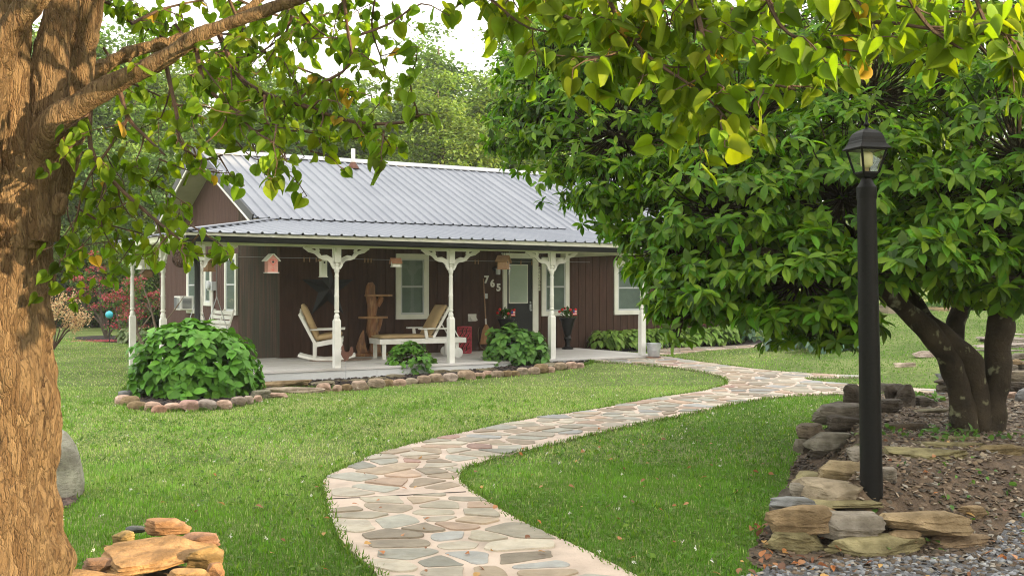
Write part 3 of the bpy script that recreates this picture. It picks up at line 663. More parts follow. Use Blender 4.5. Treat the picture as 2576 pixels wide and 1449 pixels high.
def bracket_mb():
    m = MB(); f = lambda x, y, t: (x, -.018 + t, y)
    m.ribbon([(.05, -.012), (.55, -.012)], .024, f, .036)
    m.ribbon([(.05, -.36), (.075, -.30), (.085, -.245), (.12, -.205), (.17, -.19), (.24, -.185), (.30, -.165), (.34, -.12), (.38, -.085), (.44, -.075), (.50, -.065), (.55, -.03), (.60, -.008)],
             [.03, .055, .07, .072, .065, .06, .06, .065, .065, .05, .045, .04, .025], f, .036)
    m.ribbon([(.062, -.30), (.062, -.02)], .03, f, .036); m.ribbon([(.355, -.11), (.34, -.06), (.36, -.02)], .05, f, .036)
    m.ribbon([(.08, -.235), (.20, -.15), (.26, -.15)], [.10, .05, .03], f, .0358); m.ribbon([(.43, -.06), (.48, -.045), (.50, -.02)], [.03, .05, .03], f, .036)
    return m
br0 = None
for i, (x, y) in enumerate(posts):
    if post0 is None: p = post0 = post_mb().build('porch_post', M['white'], house, auto=35)
    else: p = post0.copy(); col.objects.link(p); p.parent = house
    p.location = (x, y, 0)
    if i == 6: pf = MB(); pf.box(x - .055, x + .055, y - .055, y + .055, -.05, DZ); pf.build('post_foot', M['white'], house)
    dirs = ([0, 180] if y == BE else [90, -90])
    if i == 0: dirs = [0, 90]
    if i == 4: dirs = [180]
    if i == 6: dirs = [-90]
    for dg in dirs:
        if br0 is None: b = br0 = bracket_mb().build('bracket', M['white'], house)
        else: b = br0.copy(); col.objects.link(b); b.parent = house
        b.location = (x, y, BZ - .002); b.rotation_euler = (0, 0, R(dg))
        if dg in (90, -90): b.scale = (.62, 1, .9)

# windows
def window(Mx, x0, x1, z0, z1, tw=.11, blinds=True, sill=.03):
    m = MB(); m.box(x0, x1, -.02, .035, z1 - tw, z1, Mx); m.box(x0 - .002, x1 + .002, -.02, .038, z0, z0 + tw * .9, Mx)
    m.box(x0, x0 + tw, -.02, .034, z0 + tw * .9, z1 - tw, Mx); m.box(x1 - tw, x1, -.02, .034, z0 + tw * .9, z1 - tw, Mx)
    wdw = m.build('window', M['trimw'], house, bevel=.004)
    gx0, gx1, g0, g1 = x0 + tw, x1 - tw, z0 + tw * .9, z1 - tw; zm = (g0 + g1) / 2 + .0
    s_ = MB(); f = .03
    for (a0, a1, b0, b1, d) in ((gx0, gx1, zm - .015, zm + .02, .022), (gx0, gx1, g0, g0 + .04, .018), (gx0, gx1, g1 - .03, g1, .026), (gx0, gx0 + f, g0 + .04, g1 - .03, .02), (gx1 - f, gx1, g0 + .04, g1 - .03, .02)):
        s_.box(a0, a1, .002, d, b0, b1, Mx)
    s_.build('sash', M['greyplastic'], wdw)
    c = MB()
    z = g0 + .03
    while z < g1 - .02: c.box(gx0 + f, gx1 - f, .0015, .004, z, z + .021, Mx); z += .024
    c.box(gx0, gx1, .0005, .001, g0, g1, Mx)
    c.build('blind', M['glassdark'], wdw)
    g = MB(); g.box(gx0 + f, gx1 - f, .010, .013, g0 + .04, zm - .015, Mx); g.box(gx0 + f, gx1 - f, .012, .015, zm + .02, g1 - .03, Mx); g.build('pane', M['glass'], wdw)
    return wdw
window(MF, 2.48, 3.24, .91, 2.27); window(MF, 6.09, 6.85, .93, 2.25); window(MF, 8.14, 9.15, .93, 2.2)
window(MS(0), 2.62, 3.44, .97, 2.3, .10); window(MS(.13), 4.86, 5.44, 1.14, 2.3, .10); window(MS(.13), 6.0, 6.91, .94, 2.33, .13)

# door
m = MB(); m.box(5.07, 5.17, -.02, .045, DZ + .01, 2.21, MF); m.box(5.84, 5.99, -.02, .05, DZ + .01, 2.21, MF); m.box(5.07, 5.99, -.02, .05, 2.21, 2.30, MF)
m.box(5.04, 6.0, .0, .062, 2.30, 2.325, MF); df = m.build('door_frame', M['trimw'], house, bevel=.004)
m = MB(); m.box(5.17, 5.84, .002, .03, DZ + .02, 2.21, MF)
for (a0, a1) in ((5.24, 5.47), (5.53, 5.76)): m.box(a0, a1, .03, .036, .40, 1.02, MF)
door = m.build('door', M['black'], house, bevel=.003)
m = MB(); m.box(5.215, 5.71, .028, .044, 1.22, 2.08, MF); m.build('pane_frame', M['trimw'], door)
m = MB(); z = 1.245
m.box(5.235, 5.69, .0445, .0455, 1.24, 2.06, MF)
while z < 2.04: m.box(5.24, 5.685, .0456, .0475, z, z + .02, MF); z += .024
m.build('blind', pm('pale_door_blind', (.52, .55, .46), (.58, .61, .53), 2, .4), door)
m = MB(); m.box(5.237, 5.688, .052, .055, 1.243, 2.057, MF); m.build('pane', M['glass'], door)
m = MB(); m.box(5.755, 5.80, .03, .05, 1.09, 1.20, MF); m.tube([MF @ Vector((5.778, .05, 1.05)), MF @ Vector((5.778, .10, 1.07)), MF @ Vector((5.72, .11, 1.07))], .012, 8); m.lathe([(.02, 0), (.024, .01), (.0, .03)], 12, M=MF @ Matrix.Translation((5.78, .03, 1.24)) @ Matrix.Rotation(R(-90), 4, 'X'))
m.build('door_handle', M['zinc'], door, auto=40)

# numbers and small fittings
def text_mesh(name, s_, size, ext, mat, parent, Mx, off=.0):
    cu = bpy.data.curves.new(name + '_c', 'FONT'); cu.body = s_; cu.size = size; cu.extrude = ext; cu.offset = off; cu.align_x = 'CENTER'; cu.align_y = 'CENTER'
    t = bpy.data.objects.new('tmp', cu); col.objects.link(t); bpy.context.view_layer.update()
    me = bpy.data.meshes.new_from_object(t); bpy.data.objects.remove(t); me.name = name
    me.transform(Mx); me.materials.clear(); me.materials.append(mat)
    o = bpy.data.objects.new(name, me); col.objects.link(o); o.parent = parent; return o
TX = lambda a, z, d=.02: Matrix.Translation((a, -d, z)) @ Matrix.Rotation(R(90), 4, 'X')
for ch, a, z in (('7', 4.655, 1.735), ('6', 4.81, 1.655), ('5', 4.965, 1.565)):
    o = text_mesh('house_number', ch, .22, .008, M['white'], house, TX(a, z, .012), .008); o['label'] = 'cream number ' + ch + ' on the wall'
m = MB(); m.box(4.60, 4.68, 0, .03, 1.33, 1.44, MF); m.build('doorbell_box', M['greyplastic'], house, bevel=.006)
m = MB(); m.box(4.2, 4.40, 0, .02, .84, 1.0, MF); m.add([MF @ Vector(v) for v in ((4.23, .02, .97), (4.37, .02, .97), (4.37, .12, .88), (4.23, .12, .88), (4.23, .02, .86), (4.37, .02, .86), (4.37, .12, .86), (4.23, .12, .86))], [(0, 1, 2, 3), (4, 5, 6, 7), (0, 3, 7, 4), (1, 5, 6, 2), (3, 2, 6, 7), (0, 4, 5, 1)])
m.build('dryer_vent', M['white'], house)
m = MB(); m.lathe([(.05, 0), (.05, .02), (.02, .03)], 14, M=MF @ Matrix.Translation((4.86, .0, 1.98)) @ Matrix.Rotation(R(-90), 4, 'X')); m.tube([MF @ Vector((4.86, .02, 1.98)), MF @ Vector((4.86, .10, 2.02)), MF @ Vector((4.88, .13, 1.99))], .012, 8)
m.lathe([(.02, .12), (.06, .09), (.065, .08), (.02, .08)], 12, MF @ Vector((4.88, .13, 1.90))); wl = m.build('wall_lantern', M['darkmetal'], house, auto=40)
m = MB(); m.lathe([(.045, -.05), (.052, .0), (.05, .08)], 12, MF @ Vector((4.88, .13, 1.90))); m.build('lamp_glass', M['greyplastic'], wl, auto=50)
m = MB(); m.box(4.56, 4.90, 0, .10, 1.50, 1.71, MS(.13)); m.lathe([(.10, 0), (.10, .05), (.08, .07)], 16, M=MS(.13) @ Matrix.Translation((4.73, .10, 1.62)) @ Matrix.Rotation(R(-90), 4, 'X'))
em = m.build('electric_meter', M['greyplastic'], house, auto=40)
m = MB(); m.tube([(.13 - .045, 4.70, 1.50), (.13 - .045, 4.70, .3)], .03, 8); m.build('conduit', M['white'], em)
tag(em, 'grey electric meter box on the side wall')
# welcome board beside the door
m = MB(); m.box(5.995, 6.06, .0, .018, 1.50, 2.03, MF); wb = m.build('welcome_sign', M['cream'], None); wb.matrix_world = HM
tag(wb, 'narrow pale vertical WELCOME board between the door frame and the window', 'sign')
for i, ch in enumerate('WELCOME'): text_mesh('letter', ch, .075, .002, M['black'], wb, TX(6.028, 1.985 - i * .073, .021))

# star
m = MB(); cx, cz, ro, ri = .975, 1.54, .62, .23; pts = []
for k in range(10):
    a = math.pi / 2 + k * math.pi / 5; r_ = ro if k % 2 == 0 else ri; pts.append((cx + r_ * math.cos(a) * .93, cz + r_ * math.sin(a)))
vs = [(x, -.02, z) for x, z in pts] + [(cx, -.13, cz), (cx, -.015, cz)]
m.add(vs, [(i, (i + 1) % 10, 10) for i in range(10)] + [((i + 1) % 10, i, 11) for i in range(10)])
st = m.build('metal_star', M['star'], None); st.matrix_world = HM
tag(st, 'large black five-pointed barn star hung on the brown wall behind the rocking chair', 'star')

# ---------------------------------------------------------------- furniture on the porch
def place(o, a, e, z, rz=0): o.location = Hw(a, e, z); o.rotation_euler = (0, 0, TH + rz); return o
def cushion_mb(L, W_, T, Mx, nx=10, ny=8):
    m = MB(); vs = []
    for s_ in (1, -1):
        for i in range(nx + 1):
            for j in range(ny + 1):
                x = i / nx * 2 - 1; y = j / ny * 2 - 1; ed = (1 - abs(x) ** 6) * (1 - abs(y) ** 6); h = T / 2 * (.35 + .65 * ed ** .5) - (.25 * T if (abs(x) < .12 and abs(y) < .12) else 0)
                vs.append(Mx @ Vector((x * L / 2, y * W_ / 2, s_ * h)))
    n1 = (nx + 1) * (ny + 1); f = []
    for k, o0 in ((0, 0), (1, n1)):
        for i in range(nx):
            for j in range(ny):
                a = o0 + i * (ny + 1) + j; q = (a, a + ny + 1, a + ny + 2, a + 1); f.append(q if k == 0 else q[::-1])
    rim = [i * (ny + 1) for i in range(nx + 1)] + [nx * (ny + 1) + j for j in range(1, ny + 1)] + [i * (ny + 1) + ny for i in range(nx - 1, -1, -1)] + [j for j in range(ny - 1, 0, -1)]
    f += [(rim[i], rim[(i + 1) % len(rim)], n1 + rim[(i + 1) % len(rim)], n1 + rim[i]) for i in range(len(rim))]
    m.add(vs, f); return m
rc = empty('rocking_chair', label='white wooden rocking chair with tan cushions under the barn star', cat='rocking chair'); place(rc, .50, -1.12, DZ, R(-24))
for s_ in (-1, 1):
    m = MB(); pl = []
    for k in range(15):
        x = -.52 + k * .075; pl.append((x, .02 + .30 * (x - .02) ** 2))
    m.ribbon(pl, .05, lambda x, y, t, s_=s_: (x, s_ * .27 - .02 + t, y + .01), .04); m.build('rocker', M['white'], rc, bevel=.004)
    m = MB(); m.bar((.30, s_ * .27, .04), (.22, s_ * .27, .56), .045, .06); m.build('leg', M['white'], rc, bevel=.003)
    m = MB(); m.bar((-.22, s_ * .24, .06), (-.22, s_ * .24, .38), .045, .06); m.build('leg', M['white'], rc, bevel=.003)
    m = MB(); m.bar((-.30, s_ * .29, .585), (.34, s_ * .29, .60), .10, .025, (0, 0, 1)); m.build('armrest', M['white'], rc, bevel=.005)
m = MB(); m.bar((-.24, -.24, .30), (.30, -.24, .40), .03, .09); m.bar((-.24, .24, .30), (.30, .24, .40), .03, .09)
for k in range(7): t = k / 6; m.bar((-.22 + .50 * t, -.25, .335 + .10 * t), (-.22 + .50 * t, .25, .335 + .10 * t), .065, .02)
m.build('seat', M['white'], rc, bevel=.003)
m = MB(); b0 = Vector((-.20, 0, .30)); b1 = Vector((-.50, 0, .98))
for s_ in (-1, 1): m.bar(b0 + Vector((0, s_ * .25, 0)), b1 + Vector((0, s_ * .25, -.1)), .04, .05)
for k in range(5): m.bar(b0 + Vector((.01, -.18 + k * .09, .02)), b1 + Vector((.01, -.18 + k * .09, -.01 - .03 * abs(k - 2))), .075, .02)
m.bar((-.44, -.26, .82), (-.44, .26, .82), .06, .03); m.build('backrest', M['white'], rc, bevel=.003)
dn = (b1 - b0).normalized(); an = math.atan2(dn.x, dn.z)
c = cushion_mb(.46, .50, .12, Matrix.Translation((.06, 0, .47)) @ Matrix.Rotation(R(-11), 4, 'Y')).build('seat_cushion', M['cushion'], rc, smooth=True)
c = cushion_mb(.74, .48, .12, Matrix.Translation((-.30, 0, .72)) @ Matrix.Rotation(R(-90) + an, 4, 'Y')).build('back_cushion', M['cushion'], rc, smooth=True)

ch = empty('chaise_lounge', label='white wooden chaise lounge with a tan cushion in front of the window', cat='lounge chair'); place(ch, 1.42, -1.25, DZ, R(-6))
W2 = .30
m = MB(); m.bar((0, -W2, .34), (1.78, -W2, .34), .035, .10); m.bar((0, W2, .34), (1.78, W2, .34), .035, .10); m.bar((0.017, -W2 + .02, .34), (.017, W2 - .02, .34), .034, .098); m.bar((1.763, -W2 + .02, .34), (1.763, W2 - .02, .34), .034, .098)
for k in range(12): m.bar((.08 + k * .085, -W2 + .018, .375), (.08 + k * .085, W2 - .018, .375), .06, .02)
m.build('frame', M['white'], ch, bevel=.004)
for x, s_ in ((.10, -1), (.10, 1), (1.60, -1), (1.60, 1)):
    m = MB(); m.bar((x, s_ * (W2 - .045), .002 if x < 1 else .02), (x, s_ * (W2 - .045), .33), .05, .07, (1, 0, 0)); m.build('leg', M['white'], ch, bevel=.003)
for s_ in (-1, 1):
    m = MB(); m.lathe([(.02, 0), (.09, .0), (.10, .006), (.10, .03), (.09, .036), (.02, .036)], 20, M=Matrix.Translation((1.60, s_ * (W2 + .02) - .018, .10)) @ Matrix.Rotation(R(-90), 4, 'X')); m.build('wheel', M['white'], ch, auto=40)
    m = MB(); m.bar((.78, s_ * (W2 + .03), .575), (1.38, s_ * (W2 + .03), .575), .09, .025); m.bar((.95, s_ * (W2 + .02), .38), (.92, s_ * (W2 + .02), .56), .035, .06); m.build('armrest', M['white'], ch, bevel=.004)
    m = MB(); m.bar((1.42, s_ * (W2 - .05), .76), (1.66, s_ * (W2 - .05), .37), .012, .02); m.build('support_rod', M['white'], ch)
m = MB(); q0 = Vector((1.10, 0, .39)); q1 = Vector((1.44, 0, .98))
for s_ in (-1, 1): m.bar(q0 + Vector((0, s_ * (W2 - .04), 0)), q1 + Vector((0, s_ * (W2 - .04), 0)), .04, .05)
for k in range(7): p = q0.lerp(q1, .05 + k * .155); m.bar(p + Vector((0, -W2 + .03, 0)), p + Vector((0, W2 - .03, 0)), .02, .06, (0, 0, 1))
m.build('backrest', M['white'], ch, bevel=.003)
cushion_mb(1.06, .56, .08, Matrix.Translation((.56, 0, .425))).build('seat_cushion', M['cushion'], ch, smooth=True)
dn = (q1 - q0).normalized(); cushion_mb(.68, .55, .10, Matrix.Translation(q0.lerp(q1, .52) + Vector((-.07, 0, .035))) @ Matrix.Rotation(-math.atan2(dn.z, dn.x), 4, 'Y')).build('back_cushion', M['cushion'], ch, smooth=True)

sh = empty('log_shelf', label='rustic varnished log plant stand with two live-edge shelves against the brown wall', cat='shelf'); place(sh, 1.80, -.35, DZ)
m = MB(); m.tube([(.03, 0, .03), (.05, 0, .25), (.0, .02, .5), (-.02, 0, .75), (.0, 0, 1.0), (-.03, 0, 1.25), (-.04, 0, 1.4), (-.05, .0, 1.47)], [.13, .11, .105, .10, .115, .10, .09, .045], 14, .35, 3, fr=5); m.build('trunk', M['logwood'], sh, auto=50)
m = MB(); m.tube([(.10, -.02, .62), (.15, -.02, .76), (.09, -.02, .5)], [.05, .06, .05], 9, .4, 5); m.tube([(.08, -.05, 1.0), (.14, -.06, 1.12), (.16, -.06, 1.18)], [.05, .06, .05], 9, .4, 8); m.tube([(.0, -.05, .5), (.02, -.1, .70), (.05, -.1, .80)], [.08, .06, .05], 9, .4, 9); m.build('branch_stub', M['logwood'], sh, auto=50)
m = MB(); m.tube([(-.22, 0, .03), (-.26, 0, .2), (-.24, 0, .36), (-.20, 0, .52)], [.11, .10, .06, .015], 10, .3, 12, fr=5); m.build('spike', M['logwood'], sh, auto=50)
for (zc, x0, x1) in ((1.21, -.16, .42), (.77, -.30, .32)):
    m = MB(); pl = []
    for k in range(24):
        a = k / 24 * 6.283; pl.append(((x0 + x1) / 2 + (x1 - x0) / 2 * math.copysign(abs(math.cos(a)) ** .6, math.cos(a)) * random.uniform(.95, 1), .17 * math.copysign(abs(math.sin(a)) ** .7, math.sin(a)) * random.uniform(.85, 1.1)))
    m.prism(pl, lambda x, y: (x, y, zc - .02), lambda x, y: (x, y, zc + .02)); m.build('shelf_board', M['shelfwood'], sh, bevel=.006)
m = MB(); pl = [(.36 * math.cos(k / 20 * 6.283) * random.uniform(.9, 1.05) - .02, .2 * math.sin(k / 20 * 6.283)) for k in range(20)]; m.prism(pl, lambda x, y: (x, y, .0), lambda x, y: (x, y, .06)); m.build('base_board', M['logwood'], sh, bevel=.01)

bw = empty('broom', label='straw broom with long wooden handle leaning on the brown wall below the number 7', cat='broom'); place(bw, 4.57, -.14, DZ)
m = MB(); m.tube([(0, .0, .56), (0, .11, 1.56)], .0135, 8); m.build('handle', M['wood'], bw)
m = MB(); m.tube([(0, .0, .55), (0, .015, .70)], .018, 8); m.build('ferrule', M['white'], bw)
m = MB()
for zz, wx, wy in ((.155, .155, .03), (.30, .135, .045), (.45, .105, .045), (.54, .05, .03), (.58, .02, .018)): m.v += [(wx * math.cos(t / 16 * 6.283), wy * math.sin(t / 16 * 6.283) - .01, zz) for t in range(16)]
n0 = 0; m.f = [(i * 16 + k, i * 16 + (k + 1) % 16, (i + 1) * 16 + (k + 1) % 16, (i + 1) * 16 + k) for i in range(4) for k in range(16)] + [tuple(range(16))]; m.m = [0] * len(m.f); m.c = [(1, 1, 1)] * len(m.v)
m.build('bristles', M['straw'], bw, auto=50)
m = MB(); m.tube([(-.14, .05, .52), (-.17, .05, .40), (-.16, .04, .22), (-.12, 0, .08), (-.03, -.03, .02), (.08, -.03, .015), (.11, 0, .08), (.11, .05, .2)], .008, 6); hz = m.build('cable', M['oldwood'], None); place(hz, 4.57, -.14, DZ)
tag(hz, 'thin grey cable looping down the wall behind the broom', 'cable')

bk = empty('wire_stand', label='round red wire plant stand on the porch beside the middle post', cat='plant stand'); place(bk, 3.80, -.55, DZ)
m = MB(); rr = .145
for zz in (.008, .55): m.tube([(rr * math.cos(k / 20 * 6.2832), rr * math.sin(k / 20 * 6.2832), zz) for k in range(21)], .008, 6)
for j in range(10):
    for s_ in (1, -1): m.tube([(rr * math.cos(j / 10 * 6.283 + s_ * .32 * math.sin(t / 12 * 3 * math.pi)), rr * math.sin(j / 10 * 6.283 + s_ * .32 * math.sin(t / 12 * 3 * math.pi)), .01 + .54 * t / 12) for t in range(13)], .0055, 5)
m.build('wire_basket', M['red'], bk); m = MB(); m.lathe([(.0, .545), (rr, .545), (rr, .557), (.0, .557)], 20); m.build('top_plate', M['red'], bk)

def planter(a, e, lab, gr):
    p = empty('planter', label=lab, cat='planter', group=gr); place(p, a, e, DZ)
    m = MB(); m.lathe([(.13, 0), (.13, .03), (.06, .06), (.05, .14), (.09, .24), (.06, .30), (.08, .34), (.12, .5), (.15, .62), (.19, .68), (.19, .70), (.15, .69), (.13, .60)], 20); m.build('urn', M['darkmetal'], p, auto=40)
    n = 70; th = rng.random(n) * 6.28; ph = rng.random(n); c = np.stack([np.cos(th) * .17 * ph, np.sin(th) * .17 * ph, .68 + .22 * rng.random(n)], 1); d = c - np.array([0, 0, .62]); d[:, 2] *= .6
    V, T, C = scatter_leaves(LEAF_OVATE, c, d, rand_unit(n) * .5 + np.array([0, 0, 1]), rng.uniform(.05, .1, n), leafcol(n, (.05, .12, .03)))
    nmesh('foliage', V, T, M['leaf_hyd'], p, C)
    for k in range(6):
        q = MB(); a_ = k * 1.05 + .3; cx = (.19 * math.cos(a_), .17 * math.sin(a_), .80 + .12 * random.random()); b = MB()
        V, Fc = ico(2); vv = [(cx[0] + v[0] * .032, cx[1] + v[1] * .032, cx[2] + v[2] * .03) for v in V * (1 + .15 * np.sin(V[:, :1] * 9) * np.cos(V[:, 1:2] * 8))]; b.add(vv, Fc); b.build('flower', M['petalred'], p)
    f = MB(); f.tube([(.02, -.13, .64), (.035, -.16, .88)], .004, 5)
    f.mi = 1
    for k in range(7):
        f.mi = 1 if k % 2 == 0 else 2; f.box(.035, .135, -.164, -.160, .76 + k * .016, .776 + k * .016)
    f.mi = 3; f.box(.034, .078, -.1655, -.1585, .808, .874)
    f.build('flag', [M['wood'], M['petalred'], M['white'], M['flagblue']], p)
M['petalred'] = pm('red_petal', (.65, .012, .015), (.8, .05, .04), 20, .6); M['flagblue'] = pm('flag_blue', (.03, .05, .22), None, rough=.7)
planter(4.88, -.45, 'black urn with red flowers and a small flag left of the door, beside the broom', 'urns of red flowers either side of the door')
planter(6.50, -.45, 'black urn with red flowers and a small flag right of the door, under the window', 'urns of red flowers either side of the door')

# doormat / worn rug under the rocker
m = MB(); pl = [(math.cos(k / 24 * 6.283) * .62 * random.uniform(.97, 1.03), math.sin(k / 24 * 6.283) * .36 * random.uniform(.97, 1.03)) for k in range(24)]
m.prism(pl, lambda x, y: (x, y, .004), lambda x, y: (x, y, .012)); o = m.build('rug', pm('woven_rug', (.34, .27, .20), (.16, .10, .08), 14, .95, stretch=(1, 8, 1)), None); place(o, .75, -1.2, DZ + .003); tag(o, 'faded oval woven rug under the rocking chair', 'rug')
# porch swing on the side porch
sw = empty('porch_swing', label='white slatted porch swing hanging on chains by the side window', cat='swing'); place(sw, -1.15, .35, DZ, R(0))
m = MB(); m.bar((-.5 + .5, -.62, .45), (0, .62, .45), .03, .06); m.bar((-.45, -.62, .42), (-.45, .62, .42), .03, .06)
for k in range(6): m.bar((-.42 + k * .08, -.60, .465), (-.42 + k * .08, .60, .465), .06, .018, (0, 0, 1))
m.build('seat', M['white'], sw, bevel=.003)
m = MB()
for k in range(5): m.bar((.03 + k * .028, -.60, .53 + k * .09), (.03 + k * .028, .60, .53 + k * .09), .02, .07)
for y in (-.58, 0, .58): m.bar((.0, y, .42), (.16, y, .95), .03, .04)
m.build('backrest', M['white'], sw, bevel=.003)
for y in (-.63, .63):
    m = MB(); m.bar((-.42, y, .68), (.08, y, .68), .07, .025); m.bar((-.38, y, .45), (-.38, y, .67), .03, .04); m.build('armrest', M['white'], sw, bevel=.003)
    for x0 in (-.42, .06):
        m = MB(); m.tube([(x0, y, .46), (-.18, y, 1.2), (-.18, y, 2.2)], .008, 6); m.build('chain', M['zinc'], sw)

# air conditioner in the far side window
ac = empty('air_conditioner', label='white window air conditioner sticking out of the far side window', cat='air conditioner'); ac.location = Hw(.13, 6.62, 1.02); ac.rotation_euler = (0, 0, TH)
m = MB(); m.box(-.34, .0, -.27, .27, 0, .34); m.build('case', M['white'], ac, bevel=.015)
m = MB()
for k in range(11): m.box(-.349, -.338, -.24, -.02, .04 + k * .024, .055 + k * .024)
m.box(-.345, -.339, .02, .24, .04, .31); m.build('grille', M['graydark'], ac)
m = MB(); 
for k in range(9): m.box(-.28, -.06, -.279, -.268, .05 + k * .028, .066 + k * .028)
m.build('side_louvre', M['graydark'], ac)

# hanging things along the front beam
def hang(o, a, e, z, rz=0): o.location = Hw(a, e, z); o.rotation_euler = (0, 0, TH + rz)
def birdhouse(a, e, ztop, h, wd, body, roof, lab, rz=0, hole=True, gable=True, heart=False, extra=None):
    b = empty('birdhouse', label=lab, cat='birdhouse', group='birdhouses hanging along the porch beam'); hang(b, a, e, ztop, rz)
    rh = wd * .45; zt = -rh; zb = -h
    m = MB(); q = wd * .40
    if gable: m.prism([(-q, zb), (q, zb), (q, zt), (0, zt + rh * .85), (-q, zt)], lambda x, z: (x, -q, z), lambda x, z: (x, q, z))
    else: m.prism([(-q, zb), (q, zb), (q, zt - .01), (-q, zt + rh * .5)], lambda x, z: (z * 0 - q, x, z), lambda x, z: (q, x, z))
    m.build('body', body, b)
    m = MB(); L = wd * .56
    if gable:
        for s_ in (-1, 1): m.bar((s_ * .004, 0, 0), (s_ * wd * .58, 0, -rh * 1.25), L * 2, .014, (0, 0, 1))
    else: m.bar((0, -L, zt + rh * .6), (0, L, zt - .01), wd * 1.1, .014, (0, 0, 1))
    m.build('roof', roof, b)
    m = MB(); m.box(-wd * .48, wd * .48, -wd * .5, wd * .45, zb - .014, zb); m.build('floor_board', M['white'] if body is M['pink'] else body, b)
    if hole: m = MB(); m.lathe([(.018, 0), (.018, .004)], 14, M=Matrix.Translation((0, -q - .003, zt - h * .12)) @ Matrix.Rotation(R(90), 4, 'X')); m.build('entrance_hole', M['black'], b)
    if heart:
        m = MB(); pts = []
        for k in range(25):
            t = k / 24 * 6.283; pts.append((.0035 * 16 * math.sin(t) ** 3, .0035 * (13 * math.cos(t) - 5 * math.cos(2 * t) - 2 * math.cos(3 * t) - math.cos(4 * t))))
        m.ribbon(pts, .006, lambda x, z, t: (x, -q - .001 - t, z + zt - h * .12), .003)
        m.tube([(0, -q - .003, zb + .01), (0, -q - .003, zt - h * .36)], .003, 5); m.tube([(-.035, -q - .003, zb + .05), (0, -q - .003, zb + .025), (.035, -q - .003, zb + .05)], .003, 5); m.build('heart_motif', M['petalred'], b)
    m = MB(); m.tube([(0, 0, -.01), (0, 0, 2.26 - ztop)], .003, 5); m.build('hanging_wire', M['darkmetal'], b)
    return b
birdhouse(-1.22, -2.9, 2.12, .30, .21, M['pink'], M['white'], 'pink birdhouse with a heart and flower motif and white roof', heart=True)
birdhouse(-.16, -2.55, 2.10, .34, .13, M['trimw'], M['wood'], 'narrow pale birdhouse half hidden behind the porch post next to the rocking chair')
birdhouse(1.06, -2.9, 2.085, .14, .17, M['white'], M['copper'], 'small white birdhouse with a copper roof hanging in front of the first window', gable=True, hole=False, rz=R(80))
birdhouse(3.30, -2.9, 2.17, .25, .21, M['wood'], M['wood'], 'cedar birdhouse shaped like a cottage with steep roof in front of the door', rz=R(35))
birdhouse(3.46, -2.72, 2.13, .17, .17, M['wood'], M['wood'], 'smaller cedar birdhouse right behind the cottage-shaped one', rz=R(-20))
b = birdhouse(BL + .22, BE + .35, 2.10, .26, .19, M['wood'], M['oldwood'], 'brown cedar birdhouse just right of the corner post and twig ball', rz=R(30))
b = birdhouse(BL + .05, .55, 2.22, .30, .42, M['white'], M['white'], 'wide white slatted bird feeder house between the two side posts', rz=R(90), hole=False)
b = birdhouse(BL + .1, .9, 1.95, .17, .22, M['wood'], M['oldwood'], 'low brown birdhouse hanging below the white feeder on the side porch', hole=False)
# jar
jr = empty('glass_jar', label='clear glass jar hanging under the cedar birdhouses by the door', cat='jar'); hang(jr, 3.46, -2.85, 1.98)
m = MB(); m.lathe([(.03, 0), (.034, -.02), (.042, -.04), (.042, -.17), (.03, -.18)], 16); m.build('jar_glass', M['glass'], jr, auto=40); m = MB(); m.lathe([(.034, .0), (.034, .018)], 16); m.tube([(0, 0, .015), (0, 0, .28)], .003, 5); m.build('lid', M['zinc'], jr)
# twig ball
tb = MB()
for k in range(16):
    n_ = Vector(rand_unit(1)[0]); a_ = n_.orthogonal().normalized(); b_ = n_.cross(a_); r_ = .125 * random.uniform(.93, 1.04); o0 = n_ * random.uniform(-.06, .06); r2 = math.sqrt(max(r_ ** 2 - o0.length ** 2, .004))
    tb.tube([o0 + a_ * math.cos(t / 16 * 6.283) * r2 + b_ * math.sin(t / 16 * 6.283) * r2 for t in range(17)], random.uniform(.004, .007), 5, .3, k)
tb.tube([(0, 0, .12), (0, 0, .24)], .003, 5)
o = tb.build('twig_ball', M['barkthin'], None); hang(o, BL - .30, BE + .06, 2.01); tag(o, 'round ball of woven grapevine twigs hanging beside the downspout', 'ornament')
# string with pegs along the beam
m = MB(); m.tube([(-1.7 + k * .8, .12 * 0, 2.075 - .012 * math.sin(k / 9 * 3.14)) for k in range(10)], .0025, 5)
o = m.build('porch_line', M['greyplastic'], None); hang(o, 0, -2.65, 0); tag(o, 'thin line strung between the porch posts with small wooden pegs on it', 'string')
for i, a in enumerate((-.55, -.45, -.33, .58, .64, .70, 2.83, 2.90, 4.1, 3.85)):
    m = MB(); m.box(-.008, .008, -.006, .006, -.07, .01); m.box(-.006, .006, -.012, -.006, -.05, .0)
    o = m.build('clothes_peg', M['wood'], None); hang(o, a, -2.65, 2.075); tag(o, 'small wooden clothes peg, ' + ORD[i] + ' from the left on the porch line', 'clothes peg', 'pegs on the porch line') if i < 8 else tag(o, 'small wooden clothes peg on the porch line in front of the door, ' + ('right one' if i == 8 else 'left one'), 'clothes peg', 'pegs on the porch line')

